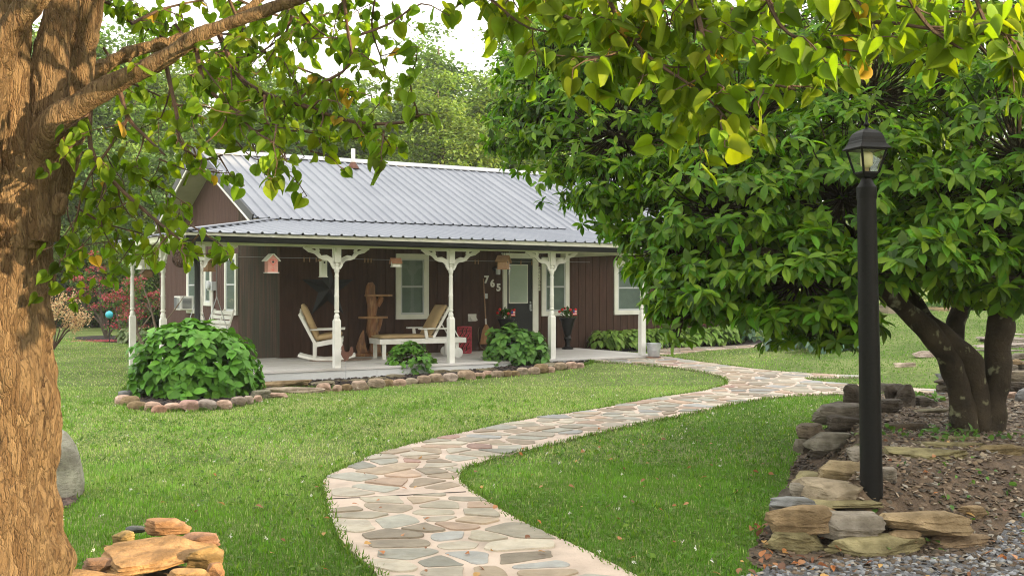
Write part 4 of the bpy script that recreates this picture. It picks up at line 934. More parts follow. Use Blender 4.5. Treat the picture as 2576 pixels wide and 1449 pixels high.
# rooster stake
ro_ = empty('rooster_stake', label='rusty rooster silhouette on a thin stake in front of the deck', cat='garden ornament'); ro_.location = Hw(-.05, -3.2, 0); ro_.rotation_euler = (0, 0, TH)
pl = [(-.02, 0), (.03, 0), (.06, .05), (.11, .07), (.13, .13), (.125, .19), (.10, .215), (.075, .20), (.07, .16), (.05, .135), (.01, .13), (-.02, .15), (-.035, .19), (-.03, .215), (-.04, .245), (-.05, .225), (-.06, .245), (-.068, .22), (-.078, .225), (-.075, .20), (-.095, .185), (-.075, .18), (-.075, .165), (-.085, .10), (-.06, .05)]
m = MB(); m.prism(pl, lambda x, y: (x * 1.05 + .03, -.004, y * 1.05 + .34), lambda x, y: (x * 1.05 + .03, .004, y * 1.05 + .34)); m.box(.0, .035, -.003, .003, .32, .35); m.build('rooster', M['rust'], ro_)
m = MB(); m.tube([(.03, .0, -.1), (.03, 0, .34)], .005, 5); m.build('stake', M['zinc'], ro_)
# bucket and slab by the end post
bu = empty('metal_bucket', label='galvanised metal bucket with a bail handle at the foot of the end post', cat='bucket'); pb = Hw(6.62, -3.28, 0); pb.z = gsurf(pb.x, pb.y) + .05; bu.location = pb
m = MB(); m.lathe([(.11, 0), (.115, .01), (.145, .25), (.152, .255), (.152, .268), (.143, .265), (.11, .02), (0, .02)], 22); m.build('pail', M['zinc'], bu, auto=40)
m = MB(); m.tube([(.15 * math.cos(t / 12 * 3.1416), -.02 - .155 * math.sin(t / 12 * 3.1416), .24 - .1 * math.sin(t / 12 * 3.1416)) for t in range(13)], .004, 5); m.build('handle', M['zinc'], bu)
rock('flat_stone', (pb.x, pb.y, pb.z - .03), (.2, .16, .035), .4, (.24, .13, .09), 'flat reddish stone under the metal bucket', 'stone', seed=77, sub=3)

# ---------------------------------------------------------------- lamp post
LP = P(2192, 1222, 6.75)
lp = empty('lamp_post', LP, 0, 'black garden lamp post with a glass lantern rising from the stone-edged bed', 'lamp post')
m = MB(); m.tube([(0, 0, -.35), (0, 0, 0), (-.012, 0, .8), (-.03, 0, 1.80)], [.0685, .0685, .064, .0575], 28); m.build('pole', M['lamp'], lp, auto=40)
Mt = Matrix.Translation((-.03, 0, 0))
m = MB(); m.lathe([(.061, 1.79), (.062, 1.80), (.062, 1.862), (.055, 1.872), (.042, 1.89), (.034, 1.91), (.034, 1.918), (.046, 1.922)], 28, M=Mt); m.build('collar', M['lamp'], lp, auto=30)
lt = MB(); s45 = R(45 + 14)
lt.lathe([(.036, 1.912), (.066, 1.935), (.077, 1.953), (.074, 1.957), (.0, 1.957)], 4, ang0=s45, M=Mt)
def ringc(r_, z): return [Mt @ Vector((r_ * math.cos(s45 + k * math.pi / 2), r_ * math.sin(s45 + k * math.pi / 2), z)) for k in range(4)]
lo, hi = ringc(.074, 1.953), ringc(.122, 2.098)
for k in range(4):
    lt.bar(lo[k], hi[k], .013, .013); lt.bar(lo[k], lo[(k + 1) % 4], .010, .011); lt.bar(hi[k], hi[(k + 1) % 4], .011, .015)
lant = lt.build('lantern', M['lamp'], lp, bevel=.002)
m = MB(); m.lathe([(.151, 2.098), (.153, 2.103), (.137, 2.116), (.120, 2.134), (.117, 2.146), (.112, 2.151), (.108, 2.172), (.094, 2.196), (.062, 2.217), (.02, 2.228), (.0, 2.229)], 4, ang0=s45, M=Mt); m.build('cap', M['lamp'], lant, bevel=.003)
m = MB(); m.lathe([(.016, 2.225), (.010, 2.234), (.008, 2.238), (.018, 2.249), (.019, 2.257), (.010, 2.267), (.007, 2.275), (.010, 2.287), (.009, 2.30), (.003, 2.325)], 16, M=Mt); m.build('finial', M['lamp'], lant, auto=50)
for k in range(4):
    m = MB(); q = [lo[k], lo[(k + 1) % 4], hi[(k + 1) % 4], hi[k]]; cc = sum(q, Vector()) / 4; cc.z = 0; inn = Vector((-.03, 0, 0)) - cc; inn.z = 0; inn = inn.normalized() * .003
    m.add([tuple(v) for v in q] + [tuple(v + inn) for v in q], [(0, 1, 2, 3), (7, 6, 5, 4), (0, 4, 5, 1), (1, 5, 6, 2), (2, 6, 7, 3), (3, 7, 4, 0)]); m.build('glass_panel', M['glass'], lant)
m = MB(); m.lathe([(.014, 1.957), (.014, 1.985), (.02, 1.99)], 14, M=Mt); m.build('socket', M['wood'], lant)
m = MB(); m.lathe([(.018, 1.985), (.036, 2.0), (.040, 2.05), (.036, 2.075), (.015, 2.088)], 18, M=Mt); m.build('bulb', pm('frosted_bulb', (.75, .62, .36), None, rough=.4), lant, auto=50)

# ---------------------------------------------------------------- rocks
def rock_from_box(nm, u0, u1, v0, v1, Y, colr, label, cat, group=None, depth=.7, seed=1, flat=False, rz=None, onground=False, tilt=None, boxy=3.5, cuts=10, zoff=0, sub=4, minth=0):
    wd = (u1 - u0) / F * Y; dp = wd * depth; ang = max(.05, (((v0 + v1) / 2) - 724) / F)
    hv = (v1 - v0) / F * Y; th = max(.028, hv - ang * dp * .9, minth * wd)
    c = P((u0 + u1) / 2, (v0 + v1) / 2, Y + dp * .35)
    if onground: c.z = gsurf(c.x, c.y) + th * .42
    c.z += zoff; r_ = random.Random(seed)
    if tilt is None: tilt = (r_.uniform(-.06, .06), r_.uniform(-.06, .06))
    return rock(nm, c, (wd / 2 * 1.16, dp / 2 * 1.15, th / 2 * 1.25), rz if rz is not None else r_.uniform(-.12, .12), colr, label, cat, group, seed, tilt, boxy=boxy, cuts=cuts, sub=sub)
def zb(px0, px1, py0, py1, ox, oy, s): return (ox + px0 * s) / 1.2721, (ox + px1 * s) / 1.2721, (oy + py0 * s) / 1.2721, (oy + py1 * s) / 1.2721
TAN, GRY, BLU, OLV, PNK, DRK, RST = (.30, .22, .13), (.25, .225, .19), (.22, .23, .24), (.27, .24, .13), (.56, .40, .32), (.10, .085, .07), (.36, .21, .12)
RP = [  # stone pile by the lamp: zoom box, depth Y, colour, description, depth ratio
 (272, 650, 1150, 1330, 6.12, OLV, 'thick blocky olive-brown stone, lowest on the left of the lamp-side pile', .6),
 (290, 650, 1000, 1180, 6.15, TAN, 'thick rounded tan stone stacked on the lowest left block of the lamp-side pile', .6),
 (338, 590, 945, 1035, 6.30, BLU, 'thin bluish oval stone lying on top of the thick left blocks', .8),
 (665, 1258, 1185, 1360, 6.02, OLV, 'long low olive stone at the front foot of the lamp-side pile', .45),
 (630, 1045, 1035, 1212, 6.15, GRY, 'grey-brown angular stone with a sharp left point in the middle of the lamp-side pile', .6),
 (1050, 1265, 1155, 1240, 6.10, TAN, 'small wedge-shaped stone under the big right-hand slab', .7),
 (1035, 1578, 1018, 1216, 6.18, RST[:0] + (.33, .25, .15), 'biggest smooth tan slab on the right top of the lamp-side pile', .62),
 (1275, 1690, 1170, 1305, 6.22, (.30, .22, .14), 'brown rounded stone at the right foot of the pile, half in gravel', .6),
 (1500, 1655, 1005, 1105, 6.55, TAN, 'small tan stone behind the biggest slab at the edge of the gravel', .7),
 (520, 960, 945, 1045, 6.42, OLV, 'thin olive slab directly under the long grey-topped slab', .6),
 (515, 940, 835, 1000, 6.52, (.31, .26, .19), 'long smooth grey-tan slab lying aslant left of the lamp post foot', .75),
 (440, 560, 865, 962, 6.62, GRY, 'grey slab end poking out left of the long aslant slab', 1.1),
 (475, 740, 792, 885, 6.80, OLV, 'mossy flat stone behind the long aslant slab', .9),
 (645, 905, 728, 868, 6.72, (.29, .23, .14), 'topmost stone touching the left side of the lamp post', .8),
 (900, 1110, 948, 1062, 6.50, GRY, 'triangular stone in front of the lamp post foot', .8),
 (1000, 1105, 772, 862, 6.65, GRY, 'small flat stone just right of the lamp post foot', .9),
 (600, 745, 1010, 1090, 6.30, TAN, 'small slab wedged under the thin slab in the middle of the pile', .8),
 (660, 835, 1325, 1378, 5.98, OLV, 'low flat stone at ground level in front of the pile', .7),
 (835, 1085, 1338, 1380, 5.95, DRK, 'dark thin stone almost buried under the long front stone', .6),
 (1010, 1500, 622, 800, 7.55, (.30, .27, .14), 'large greenish flat slab behind the lamp post on the bare soil', .95),
 (810, 1000, 640, 745, 7.6, GRY, 'grey slab corner showing left of the lamp pole', .8),
 (1190, 1640, 590, 675, 8.1, OLV, 'wide flat olive slab behind the large greenish slab', .7),
 (1320, 1610, 572, 612, 8.45, OLV, 'thin olive slab in front of the multi-stemmed trunk', .5),
 (1580, 1905, 630, 705, 7.9, (.22, .17, .09), 'long low brown edging stone at the right frame edge of the bed', .3),
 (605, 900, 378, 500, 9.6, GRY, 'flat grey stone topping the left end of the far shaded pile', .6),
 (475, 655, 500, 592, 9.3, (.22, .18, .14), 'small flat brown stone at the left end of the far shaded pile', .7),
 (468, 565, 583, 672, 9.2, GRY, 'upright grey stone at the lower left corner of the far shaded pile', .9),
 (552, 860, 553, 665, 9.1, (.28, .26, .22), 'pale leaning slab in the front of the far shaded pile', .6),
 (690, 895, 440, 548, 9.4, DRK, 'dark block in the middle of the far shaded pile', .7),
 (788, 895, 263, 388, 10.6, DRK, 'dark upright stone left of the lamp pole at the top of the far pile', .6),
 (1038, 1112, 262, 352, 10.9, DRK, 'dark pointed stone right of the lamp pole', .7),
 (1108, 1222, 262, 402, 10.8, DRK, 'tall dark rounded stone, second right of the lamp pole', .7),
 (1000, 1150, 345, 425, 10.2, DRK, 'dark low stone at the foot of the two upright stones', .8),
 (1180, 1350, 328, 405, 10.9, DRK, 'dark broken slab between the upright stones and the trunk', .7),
 (1010, 1330, 498, 600, 9.0, (.09, .07, .05), 'dark brown log-like stone behind the lamp pole', .3),
 (1385, 1455, 163, 190, 12.6, GRY, 'topmost thin slab of the dry stack left of the trunk', .9),
 (1368, 1462, 186, 220, 12.6, BLU, 'second thin slab of the dry stack left of the trunk', .8),
 (1352, 1482, 216, 254, 12.5, DRK, 'third dark slab of the dry stack left of the trunk', .8),
 (1350, 1492, 248, 304, 12.5, (.13, .115, .09), 'fourth thick slab of the dry stack left of the trunk', .8),
 (1300, 1480, 302, 348, 12.1, BLU, 'bluish slab at the base of the dry stack left of the trunk', .7),
 (1320, 1462, 343, 370, 11.8, PNK, 'thin pinkish slab in front of the dry stack', .7),
 (1820, 1905, 60, 100, 13.0, GRY, 'grey slab on top of the rubble wall right of the trunk', .9),
 (1808, 1905, 95, 135, 12.8, TAN, 'tan slab in the rubble wall right of the trunk', .9),
 (1800, 1860, 130, 165, 12.6, GRY, 'small stone in the rubble wall right of the trunk', .9),
 (1830, 1990, 170, 240, 12.3, (.30, .26, .20), 'long pale slab leaning in the rubble wall right of the trunk', .5),
 (1800, 1990, 236, 290, 12.2, DRK, 'dark base stone of the rubble wall right of the trunk', .6),
 (1780, 1860, 300, 350, 11.6, PNK, 'pale pinkish stone in front of the rubble wall', .8),
 (1850, 1990, 285, 370, 11.4, BLU, 'bluish-grey stone at the right edge in front of the rubble wall', .7),
 (1860, 1990, 110, 170, 12.9, GRY, 'broken grey stone at the far right of the rubble wall', .7),
 (1230, 1440, 400, 432, 9.9, (.26, .24, .17), 'pale flat stone lying among dark leaves before the trunk', .5),
]
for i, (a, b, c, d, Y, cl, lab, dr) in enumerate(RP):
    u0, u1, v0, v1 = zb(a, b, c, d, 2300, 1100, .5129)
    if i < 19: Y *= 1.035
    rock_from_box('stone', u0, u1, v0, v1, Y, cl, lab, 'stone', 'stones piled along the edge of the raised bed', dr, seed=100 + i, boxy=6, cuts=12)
# hidden support inside the front pile so nothing floats
for i, (x, y, z, sx, sy, sz) in enumerate([(1.78, 6.72, .10, .18, .15, .12), (2.05, 6.66, .08, .22, .12, .12), (2.45, 6.66, .06, .22, .12, .10), (1.85, 6.95, .20, .16, .14, .07), (2.02, 7.0, .26, .14, .14, .06), (2.95, 9.7, .16, .28, .28, .16), (3.4, 10.8, .3, .4, .25, .12), (4.35, 12.6, .2, .3, .25, .25), (6.1, 12.8, .3, .5, .3, .3)]):
    rock('stone', (x, y, z), (sx, sy, sz), .3 * i, DRK, ['dark core stone filling the pile behind the two left blocks', 'dark core stone under the long aslant slab', 'dark core stone behind the wedge-shaped stone', 'dark filler stone under the mossy flat stone', 'dark filler stone under the topmost stone',
         'dark filler stone inside the far shaded pile', 'dark filler stone under the upright stones', 'dark filler stone behind the dry stack', 'dark filler stone behind the rubble wall'][i], 'stone', 'stones piled along the edge of the raised bed', 300 + i)
SP = [  # stone steps on the right lawn
 (1090, 1215, 165, 192, 19.0, (.45, .38, .30), 'lowest pale stone step on the far right lawn', .4), (1222, 1445, 135, 172, 20.2, (.40, .33, .29), 'second pale stone step, widest one on the lawn', .35), (1362, 1450, 104, 140, 21.4, (.32, .29, .26), 'third grey stone step just left of the trunk', .5)]
for i, (a, b, c, d, Y, cl, lab, dr) in enumerate(SP):
    u0, u1, v0, v1 = zb(a, b, c, d, 2300, 1100, .5129); rock_from_box('step_stone', u0, u1, v0, v1, Y, cl, lab, 'step', 'stone steps up the right lawn', dr, seed=400 + i, onground=True, boxy=8, cuts=5)
for i, (u0, u1, v0, v1, Y) in enumerate([(2530, 2600, 838, 848, 24), (2460, 2590, 848, 862, 22.5), (2450, 2590, 864, 878, 21.5), (2460, 2560, 878, 886, 20.8)]):
    rock_from_box('step_stone', u0, u1, v0, v1, Y, (.40, .35, .32), 'pale stone step right of the trunk, ' + ORD[3 - i] + ' from the bottom', 'step', 'stone steps up the right lawn', .5, seed=420 + i, boxy=8, cuts=4)
# left foreground pile
LPILE = [
 (600, 1825, 720, 1160, 5.30, (.44, .27, .135), 'biggest flat sandstone slab on top of the bottom left pile', .95, (.20, .02)),
 (1075, 1530, 540, 725, 5.85, (.42, .24, .13), 'thick sandstone block behind the biggest slab of the bottom left pile', .6, None),
 (1375, 1525, 568, 645, 6.05, (.40, .20, .13), 'small reddish stone behind the thick block', .8, None),
 (738, 945, 680, 825, 5.80, (.36, .26, .12), 'small mossy yellow stone on the left of the bottom left pile', .8, None),
 (870, 1100, 625, 705, 6.05, (.13, .14, .14), 'dark bluish stone edge left of the thick block', .7, None),
 (1470, 1900, 680, 850, 5.75, (.36, .21, .14), 'reddish brown slab on the right behind the biggest slab', .7, None),
 (1600, 1955, 850, 1120, 5.45, (.30, .20, .09), 'rounded olive-brown stone at the right side of the bottom left pile', .8, None),
 (420, 760, 960, 1130, 5.35, (.30, .18, .12), 'purplish stone under the left side of the biggest slab', .9, None),
 (560, 1500, 1020, 1240, 5.45, (.10, .07, .05), 'dark supporting stone under the biggest slab', .7, None),
 (80, 1150, 1125, 1400, 5.0, (.44, .26, .12), 'wide rounded front stone cut by the bottom frame edge', .6, None),
 (1330, 1760, 1095, 1330, 5.15, (.40, .25, .12), 'second front stone at the bottom frame edge, right of the wide one', .7, None),
 (1720, 1960, 1040, 1330, 5.3, (.36, .20, .11), 'steep reddish stone at the bottom right corner of the left pile', .8, None)]
for i, (a, b, c, d, Y, cl, lab, dr, tl) in enumerate(LPILE):
    u0, u1, v0, v1 = zb(a, b, c, d, 150, 1500, .2911)
    if i == 0:
        cpt = P((u0 + u1) / 2, 1392, 5.55); rock('stone', cpt, (.285, .25, .032), .25, cl, lab, 'stone', 'sandstone pile by the left tree', 501, (.10, .0), boxy=4.5, cuts=9)
        continue
    rock_from_box('stone', u0, u1, v0, v1, Y, cl, lab, 'stone', 'sandstone pile by the left tree', dr, seed=500 + i, tilt=tl, boxy=5, cuts=15)
# big pale boulder behind the trunk
bc = Gd(150, 1262); V, Fc = ico(4)
rock('boulder', (bc.x - .035, bc.y + .1, .23), (.145, .18, .30), .2, (.42, .42, .38), 'smooth pale grey upright boulder behind the left tree trunk', 'boulder', None, 550, (0, R(-12)), boxy=2.3, cuts=2, rough=.02)
# border stones in front of the deck and round the big hydrangea
B8 = [(65, 180, 190, 235, BLU), (50, 170, 220, 275, PNK), (100, 235, 230, 292, TAN), (150, 285, 288, 318, TAN), (280, 400, 273, 326, PNK), (340, 440, 300, 343, (.45, .27, .2)), (435, 552, 288, 332, PNK), (556, 704, 263, 332, (.46, .30, .26)),
      (705, 834, 248, 320, (.36, .31, .28)), (843, 957, 256, 312, PNK), (956, 1067, 223, 294, (.34, .28, .24)), (1057, 1132, 213, 277, (.44, .36, .31)), (1128, 1202, 208, 260, PNK)]
for i, (a, b, c, d, cl) in enumerate(B8):
    u0, u1, v0, v1 = zb(a, b, c, d, 350, 1180, .4076); g = Gd((u0 + u1) / 2, v1)
    rock_from_box('border_stone', u0, u1, v0, v1, g.y, cl, ORD[i] + ' stone from the left, ' + {PNK: 'pinkish', TAN: 'tan', BLU: 'bluish grey'}.get(cl, 'pale rounded') + ', in the ring round the big hydrangea', 'stone', 'border stones round the big hydrangea', .75, seed=600 + i, boxy=2.6, cuts=7, sub=3, minth=.62)
Z8 = [(1630, 1747, 131, 176, PNK), (1753, 1822, 127, 179, PNK), (1820, 1899, 124, 171, TAN), (1900, 2034, 102, 166, (.44, .34, .27)), (2034, 2157, 87, 151, (.36, .29, .22)), (2145, 2237, 91, 136, TAN), (2233, 2324, 87, 136, PNK), (2325, 2416, 87, 123, (.42, .36, .28))]
ZZ2 = [(522, 632, 1243, 1310, (.38, .29, .22)), (618, 752, 1236, 1301, (.42, .33, .25)), (748, 867, 1226, 1293, (.46, .38, .33)), (866, 1017, 1220, 1276, (.40, .30, .22)), (1008, 1102, 1226, 1263, PNK), (1088, 1172, 1201, 1251, PNK),
       (1163, 1264, 1206, 1253, (.42, .33, .26)), (1253, 1337, 1201, 1246, TAN), (1328, 1402, 1198, 1243, TAN), (1383, 1476, 1173, 1229, (.42, .35, .28)), (1473, 1572, 1176, 1226, (.38, .30, .23)), (1528, 1647, 1143, 1216, TAN), (1638, 1702, 1163, 1211, PNK),
       (1700, 1802, 1133, 1191, (.38, .30, .22)), (1798, 1892, 1126, 1181, PNK), (1883, 1957, 1136, 1173, (.44, .32, .26))]
k = 0
for (lst, args) in ((Z8, (350, 1180, .4076)), (ZZ2, (1140, 740, .3727))):
    for (a, b, c, d, cl) in lst:
        u0, u1, v0, v1 = zb(a, b, c, d, *args); g = Gd((u0 + u1) / 2, v1)
        rock_from_box('border_stone', u0, u1, v0, v1, g.y, cl, ORD[k] + ' stone from the left, ' + {PNK: 'pinkish', TAN: 'tan'}.get(cl, 'pale rounded') + ', in the row edging the bed before the deck', 'stone', 'border stones before the deck', .75, seed=640 + k, boxy=2.6, cuts=7, sub=3, minth=.62); k += 1
for i, (a, b, c, d, cl, lab, fl) in enumerate([(1115, 1255, 168, 238, (.26, .25, .19), 'greenish angular block at the right end of the hydrangea ring', .7), (1250, 1395, 188, 228, PNK, 'flat pink stone in the grass below the stone ledge', .6), (1078, 1150, 128, 182, (.12, .08, .055), 'dark brown block at the left end of the stone ledge', .8),
      (1148, 1562, 93, 152, (.36, .27, .16), 'long tan stone ledge beside the deck corner', .35), (1245, 1642, 143, 190, (.48, .40, .32), 'long pale flat stone in front of the tan ledge', .35)]):
    u0, u1, v0, v1 = zb(a, b, c, d, 350, 1180, .4076); g = Gd((u0 + u1) / 2, v1); rock_from_box('ledge_stone', u0, u1, v0, v1, g.y, cl, lab, 'stone', None, fl, seed=700 + i, boxy=5, cuts=8, sub=4)
FLT = [((1585, 1757, 86, 132), 1), ((1750, 1882, 80, 107), 1), ((1885, 2032, 74, 107), 1), ((2030, 2178, 60, 97), 1), ((2175, 2312, 40, 80), 1), ((618, 797, 1183, 1228), 0), ((785, 977, 1180, 1217), 0), ((1040, 1212, 1172, 1205), 0), ((1605, 1792, 1128, 1168), 0)]
for i, (bx, w8) in enumerate(FLT):
    u0, u1, v0, v1 = zb(*bx, *((350, 1180, .4076) if w8 else (1140, 740, .3727))); g = Gd((u0 + u1) / 2, v1)
    rock_from_box('flat_stone', u0, u1, v0, v1, g.y, (.24, .21, .14) if i % 2 else (.28, .25, .18), 'flat grey-olive flagstone lying in the mulch, ' + ORD[i] + ' from the left', 'stone', 'flat stones in the mulch bed', .8, seed=720 + i, onground=True, boxy=4, sub=3)

# ---------------------------------------------------------------- shrubs
def dome_points(n, rx, ry, rz, shell=.75, zmin=-.05):
    d = rand_unit(int(n * 2.6)); d = d[d[:, 2] > zmin][:n]; r_ = shell + (1 - shell) * rng.random((len(d), 1)) ** .5
    lump = 1 + .10 * np.sin(d[:, :1] * 5 + 1) * np.cos(d[:, 1:2] * 6) + .07 * np.sin(d[:, 2:] * 9 + d[:, :1] * 7)
    d2 = d / (np.abs(d[:, :1]) ** 3.6 + np.abs(d[:, 1:2]) ** 3.6 + np.abs(d[:, 2:]) ** 3.6) ** (1 / 3.6)
    return d2 * r_ * lump * np.array([rx, ry, rz]), d
def shrub(name, label, cat, c, rx, ry, rz, n, ll, base, group=None, k=5, stems=26, buds=0):
    o = empty(name, c, 0, label, cat, group)
    p, d = dome_points(n, rx, ry, rz, .82); ax = d * np.array([1, 1, .8]) + np.array([0, 0, .45])
    pos, di, no, sz = whorls(p, ax, k, ll, (45, 100)); no[:, 2] += .6; di[:, 2] -= .10
    V, T, C = scatter_leaves(LEAF_OVATE, pos, di, no, sz, leafcol(len(pos), base, .22, .22, (base[0] * 2.2, base[1] * 1.7, base[2] * 1.1)))
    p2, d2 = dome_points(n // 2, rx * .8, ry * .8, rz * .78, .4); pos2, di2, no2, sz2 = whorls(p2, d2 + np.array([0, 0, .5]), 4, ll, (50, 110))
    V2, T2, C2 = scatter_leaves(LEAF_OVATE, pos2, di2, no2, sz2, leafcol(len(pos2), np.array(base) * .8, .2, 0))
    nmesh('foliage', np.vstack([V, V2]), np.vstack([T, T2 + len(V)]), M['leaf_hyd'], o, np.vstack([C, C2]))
    m = MB()
    for i in range(stems):
        q = p[rng.integers(len(p))]; m.tube([(q[0] * .12, q[1] * .12, 0), (q[0] * .5, q[1] * .5, q[2] * .55), tuple(q * .95)], [.007, .006, .004], 5)
    m.build('stems', M['barkthin'], o); return o
def gp(u, v, dz=0): g = Gd(u, v); g.z = gsurf(g.x, g.y) + dz; return g
HY = (.085, .23, .026)
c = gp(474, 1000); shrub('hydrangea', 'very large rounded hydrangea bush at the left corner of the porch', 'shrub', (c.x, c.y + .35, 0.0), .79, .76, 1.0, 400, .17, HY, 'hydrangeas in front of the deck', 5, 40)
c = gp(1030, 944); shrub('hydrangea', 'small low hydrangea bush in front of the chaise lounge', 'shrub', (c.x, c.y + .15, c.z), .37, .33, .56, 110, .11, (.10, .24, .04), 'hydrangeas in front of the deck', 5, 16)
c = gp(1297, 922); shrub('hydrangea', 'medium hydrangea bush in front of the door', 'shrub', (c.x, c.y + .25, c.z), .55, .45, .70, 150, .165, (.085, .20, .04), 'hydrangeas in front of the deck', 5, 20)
# hostas
def hosta(c, r_, n, ll, base, label, group, edge=None, ht=.6):
    o = empty('hosta', c, random.uniform(0, 6), label, 'hosta', group)
    ph = rng.random(n) * 6.283; rr_ = rng.random(n) ** .6 * r_; p = np.stack([np.cos(ph) * rr_ * .55, np.sin(ph) * rr_ * .55, ht * r_ * (1.1 - (rr_ / r_) ** 2 * .8)], 1)
    d = np.stack([np.cos(ph), np.sin(ph), .25 - rr_ / r_ * .5], 1); no = np.stack([-np.cos(ph) * .4, -np.sin(ph) * .4, np.ones(n)], 1)
    V, T, C = scatter_leaves(LEAF_HOSTA, p, d, no, rng.uniform(.75, 1.15, n) * ll, leafcol(n, base, .2, .2, edge)); nmesh('leaves', V, T, M['leaf_hyd'], o, C)
    if ll > .2:
        m = MB()
        for i in range(0, n, 3): m.tube([(0, 0, 0), tuple(p[i] * np.array([.6, .6, .7])), tuple(p[i])], .004, 4)
        m.build('stalks', M['leafstalk'], o)
    return o
M['leafstalk'] = pm('leaf_stalk', (.10, .18, .05), None, rough=.6)
i = 0
for row, (e0, n_) in enumerate(((-.28, 13), (-.62, 12))):
    for k in range(n_):
        a = 7.55 + k * .36 + row * .15 + random.uniform(-.05, .05); q = Hw(a, e0 + random.uniform(-.06, .06), 0); q.z = gsurf(q.x, q.y)
        hosta(q, .44, 80, .17, (.15, .27, .04), 'low light-green hosta in the ' + ('back' if row == 0 else 'front') + ' row under the right window, ' + ORD[k] + ' from the left', 'hostas along the front wall', (.3, .36, .08), .95)
for j, (u, v, r_, n, ll, bs, lab) in enumerate([(1835, 858, .5, 60, .22, (.035, .09, .03), 'dark green hosta at the right end of the hosta bed'), (1890, 860, .45, 50, .2, (.03, .085, .035), 'second dark green hosta where the walkway ends'),
       (1985, 876, .62, 60, .34, (.10, .17, .14), 'large blue-green hosta on the lawn beyond the walkway'), (2060, 882, .7, 70, .34, (.06, .13, .08), 'big leafy hosta right of the blue-green one'), (2120, 878, .5, 40, .3, (.08, .16, .10), 'hosta with pale leaves just left of the lamp pole')]):
    q = gp(u, v); hosta(q, r_, n, ll, bs, lab, 'big hostas at the end of the walkway', (.3, .4, .28), .9)
for j, (u, v) in enumerate(((322, 862), (345, 864), (370, 862), (398, 864), (425, 862))):
    q = gp(u, v); hosta(q, .42, 60, .2, (.10, .16, .05), 'cream-edged variegated hosta behind the far side post, ' + ORD[j] + ' from the left', 'variegated hostas', (.5, .52, .3), .95)
# pink astilbe
for j, (u, v) in enumerate(((1835, 845), (1866, 846))):
    q = Hw(10.55 + j * .35, -.55, 0); q.z = gsurf(q.x, q.y); o = empty('astilbe', q, 0, 'pink plume flower above the hostas, ' + ('left' if j == 0 else 'right') + ' one', 'flower', 'pink plumes')
    m = MB(); m.tube([(0, 0, 0), (.02, 0, .6)], .006, 5); m.build('stem', M['leafstalk'], o)
    n = 90; z = rng.random(n); th = rng.random(n) * 6.28; r_ = .07 * (1 - z); p = np.stack([np.cos(th) * r_, np.sin(th) * r_, .55 + z * .28], 1); V, T, C = scatter_leaves(LEAF_LOW, p, rand_unit(n), rand_unit(n), np.full(n, .04), leafcol(n, (.6, .07, .15), .2, 0)); nmesh('plume', V, T, M['petal'], o, C)
# red shrubs
def redshrub(c, ht, clusters, label, seed, nleaf=55):
    o = empty('flowering_shrub', c, 0, label, 'shrub', 'red flowering shrubs by the woods'); r_ = random.Random(seed); m = MB(); P_, D_ = [], []
    g_, gd = [], []
    for (x, z, rx, rz_) in clusters:
        y = r_.uniform(-.35, .35)
        m.tube([(0, 0, 0), (x * .3 + r_.uniform(-.1, .1), y * .4, z * .35), (x * .75, y, z * .7), (x, y, z)], [.05, .035, .02, .01], 6, .2, seed)
        for _ in range(5):
            dx, dz, dy = r_.uniform(-rx, rx), r_.uniform(-rz_, rz_), r_.uniform(-rx, rx) * .7; m.tube([(x * .75, y, z * .7), (x + dx, y + dy, z + dz)], [.012, .005], 4)
            P_.append((x + dx, y + dy, z + dz, rx * .42)); g_.append((x + dx, y + dy, z + dz - .1, rx * .6))
    m.build('stems', M['treebark'], o)
    A = np.array(P_); n = nleaf; pp = np.repeat(A[:, :3], n, 0) + rng.normal(size=(len(A) * n, 3)) * np.repeat(A[:, 3:], n, 0) * np.array([.75, .75, .32])
    V, T, C = scatter_leaves(LEAF_LOW, pp, rand_unit(len(pp)) * np.array([1, 1, .4]), rand_unit(len(pp)) + np.array([0, 0, 1]), rng.uniform(.05, .09, len(pp)), leafcol(len(pp), (.42, .06, .07), .35, .25, (.6, .28, .28))); nmesh('blossom', V, T, M['petal'], o, C)
    A = np.array(g_); n = nleaf // 2; pp = np.repeat(A[:, :3], n, 0) + rng.normal(size=(len(A) * n, 3)) * np.repeat(A[:, 3:], n, 0) * np.array([.8, .8, .5])
    V, T, C = scatter_leaves(LEAF_LOW, pp, rand_unit(len(pp)), rand_unit(len(pp)) + np.array([0, 0, 1]), rng.uniform(.07, .12, len(pp)), leafcol(len(pp), (.07, .14, .03), .3, .2)); nmesh('foliage', V, T, M['leaf_far'], o, C)
    return o
c = gp(268, 852); redshrub(c, 2.4, [(-.75, 1.75, .35, .25), (-.45, 2.2, .25, .12), (-.15, 1.6, .4, .25), (-.9, 1.35, .3, .2), (-.3, 1.15, .35, .2), (.35, 1.0, .3, .15), (.7, .75, .25, .15), (-.5, 2.65, .12, .08)], 'taller red flowering shrub on a crooked trunk at the edge of the woods', 1)
c = gp(318, 858); redshrub(c, 2.0, [(.0, 1.5, .35, .2), (.25, 1.85, .25, .15), (-.45, 1.2, .3, .18), (.35, 1.1, .4, .2), (-.1, .8, .4, .2), (.45, .6, .35, .2), (.1, .35, .35, .15), (.85, 1.35, .2, .12)], 'denser red flowering shrub just left of the far porch post', 2)
q = gp(258, 858); n = 900; p = np.stack([q.x + rng.normal(0, .55, n), q.y + rng.normal(0, .35, n), np.full(n, q.z + .03)], 1); p[:, 0] += .5
V, T, C = scatter_leaves(LEAF_LOW, p, rand_unit(n) * np.array([1, 1, .1]), rand_unit(n) * .2 + np.array([0, 0, 1]), np.full(n, .07), leafcol(n, (.55, .08, .10), .3, .2, (.7, .4, .4))); tag(nmesh('fallen_petals', V, T, M['petal'], None, C), kind='stuff')
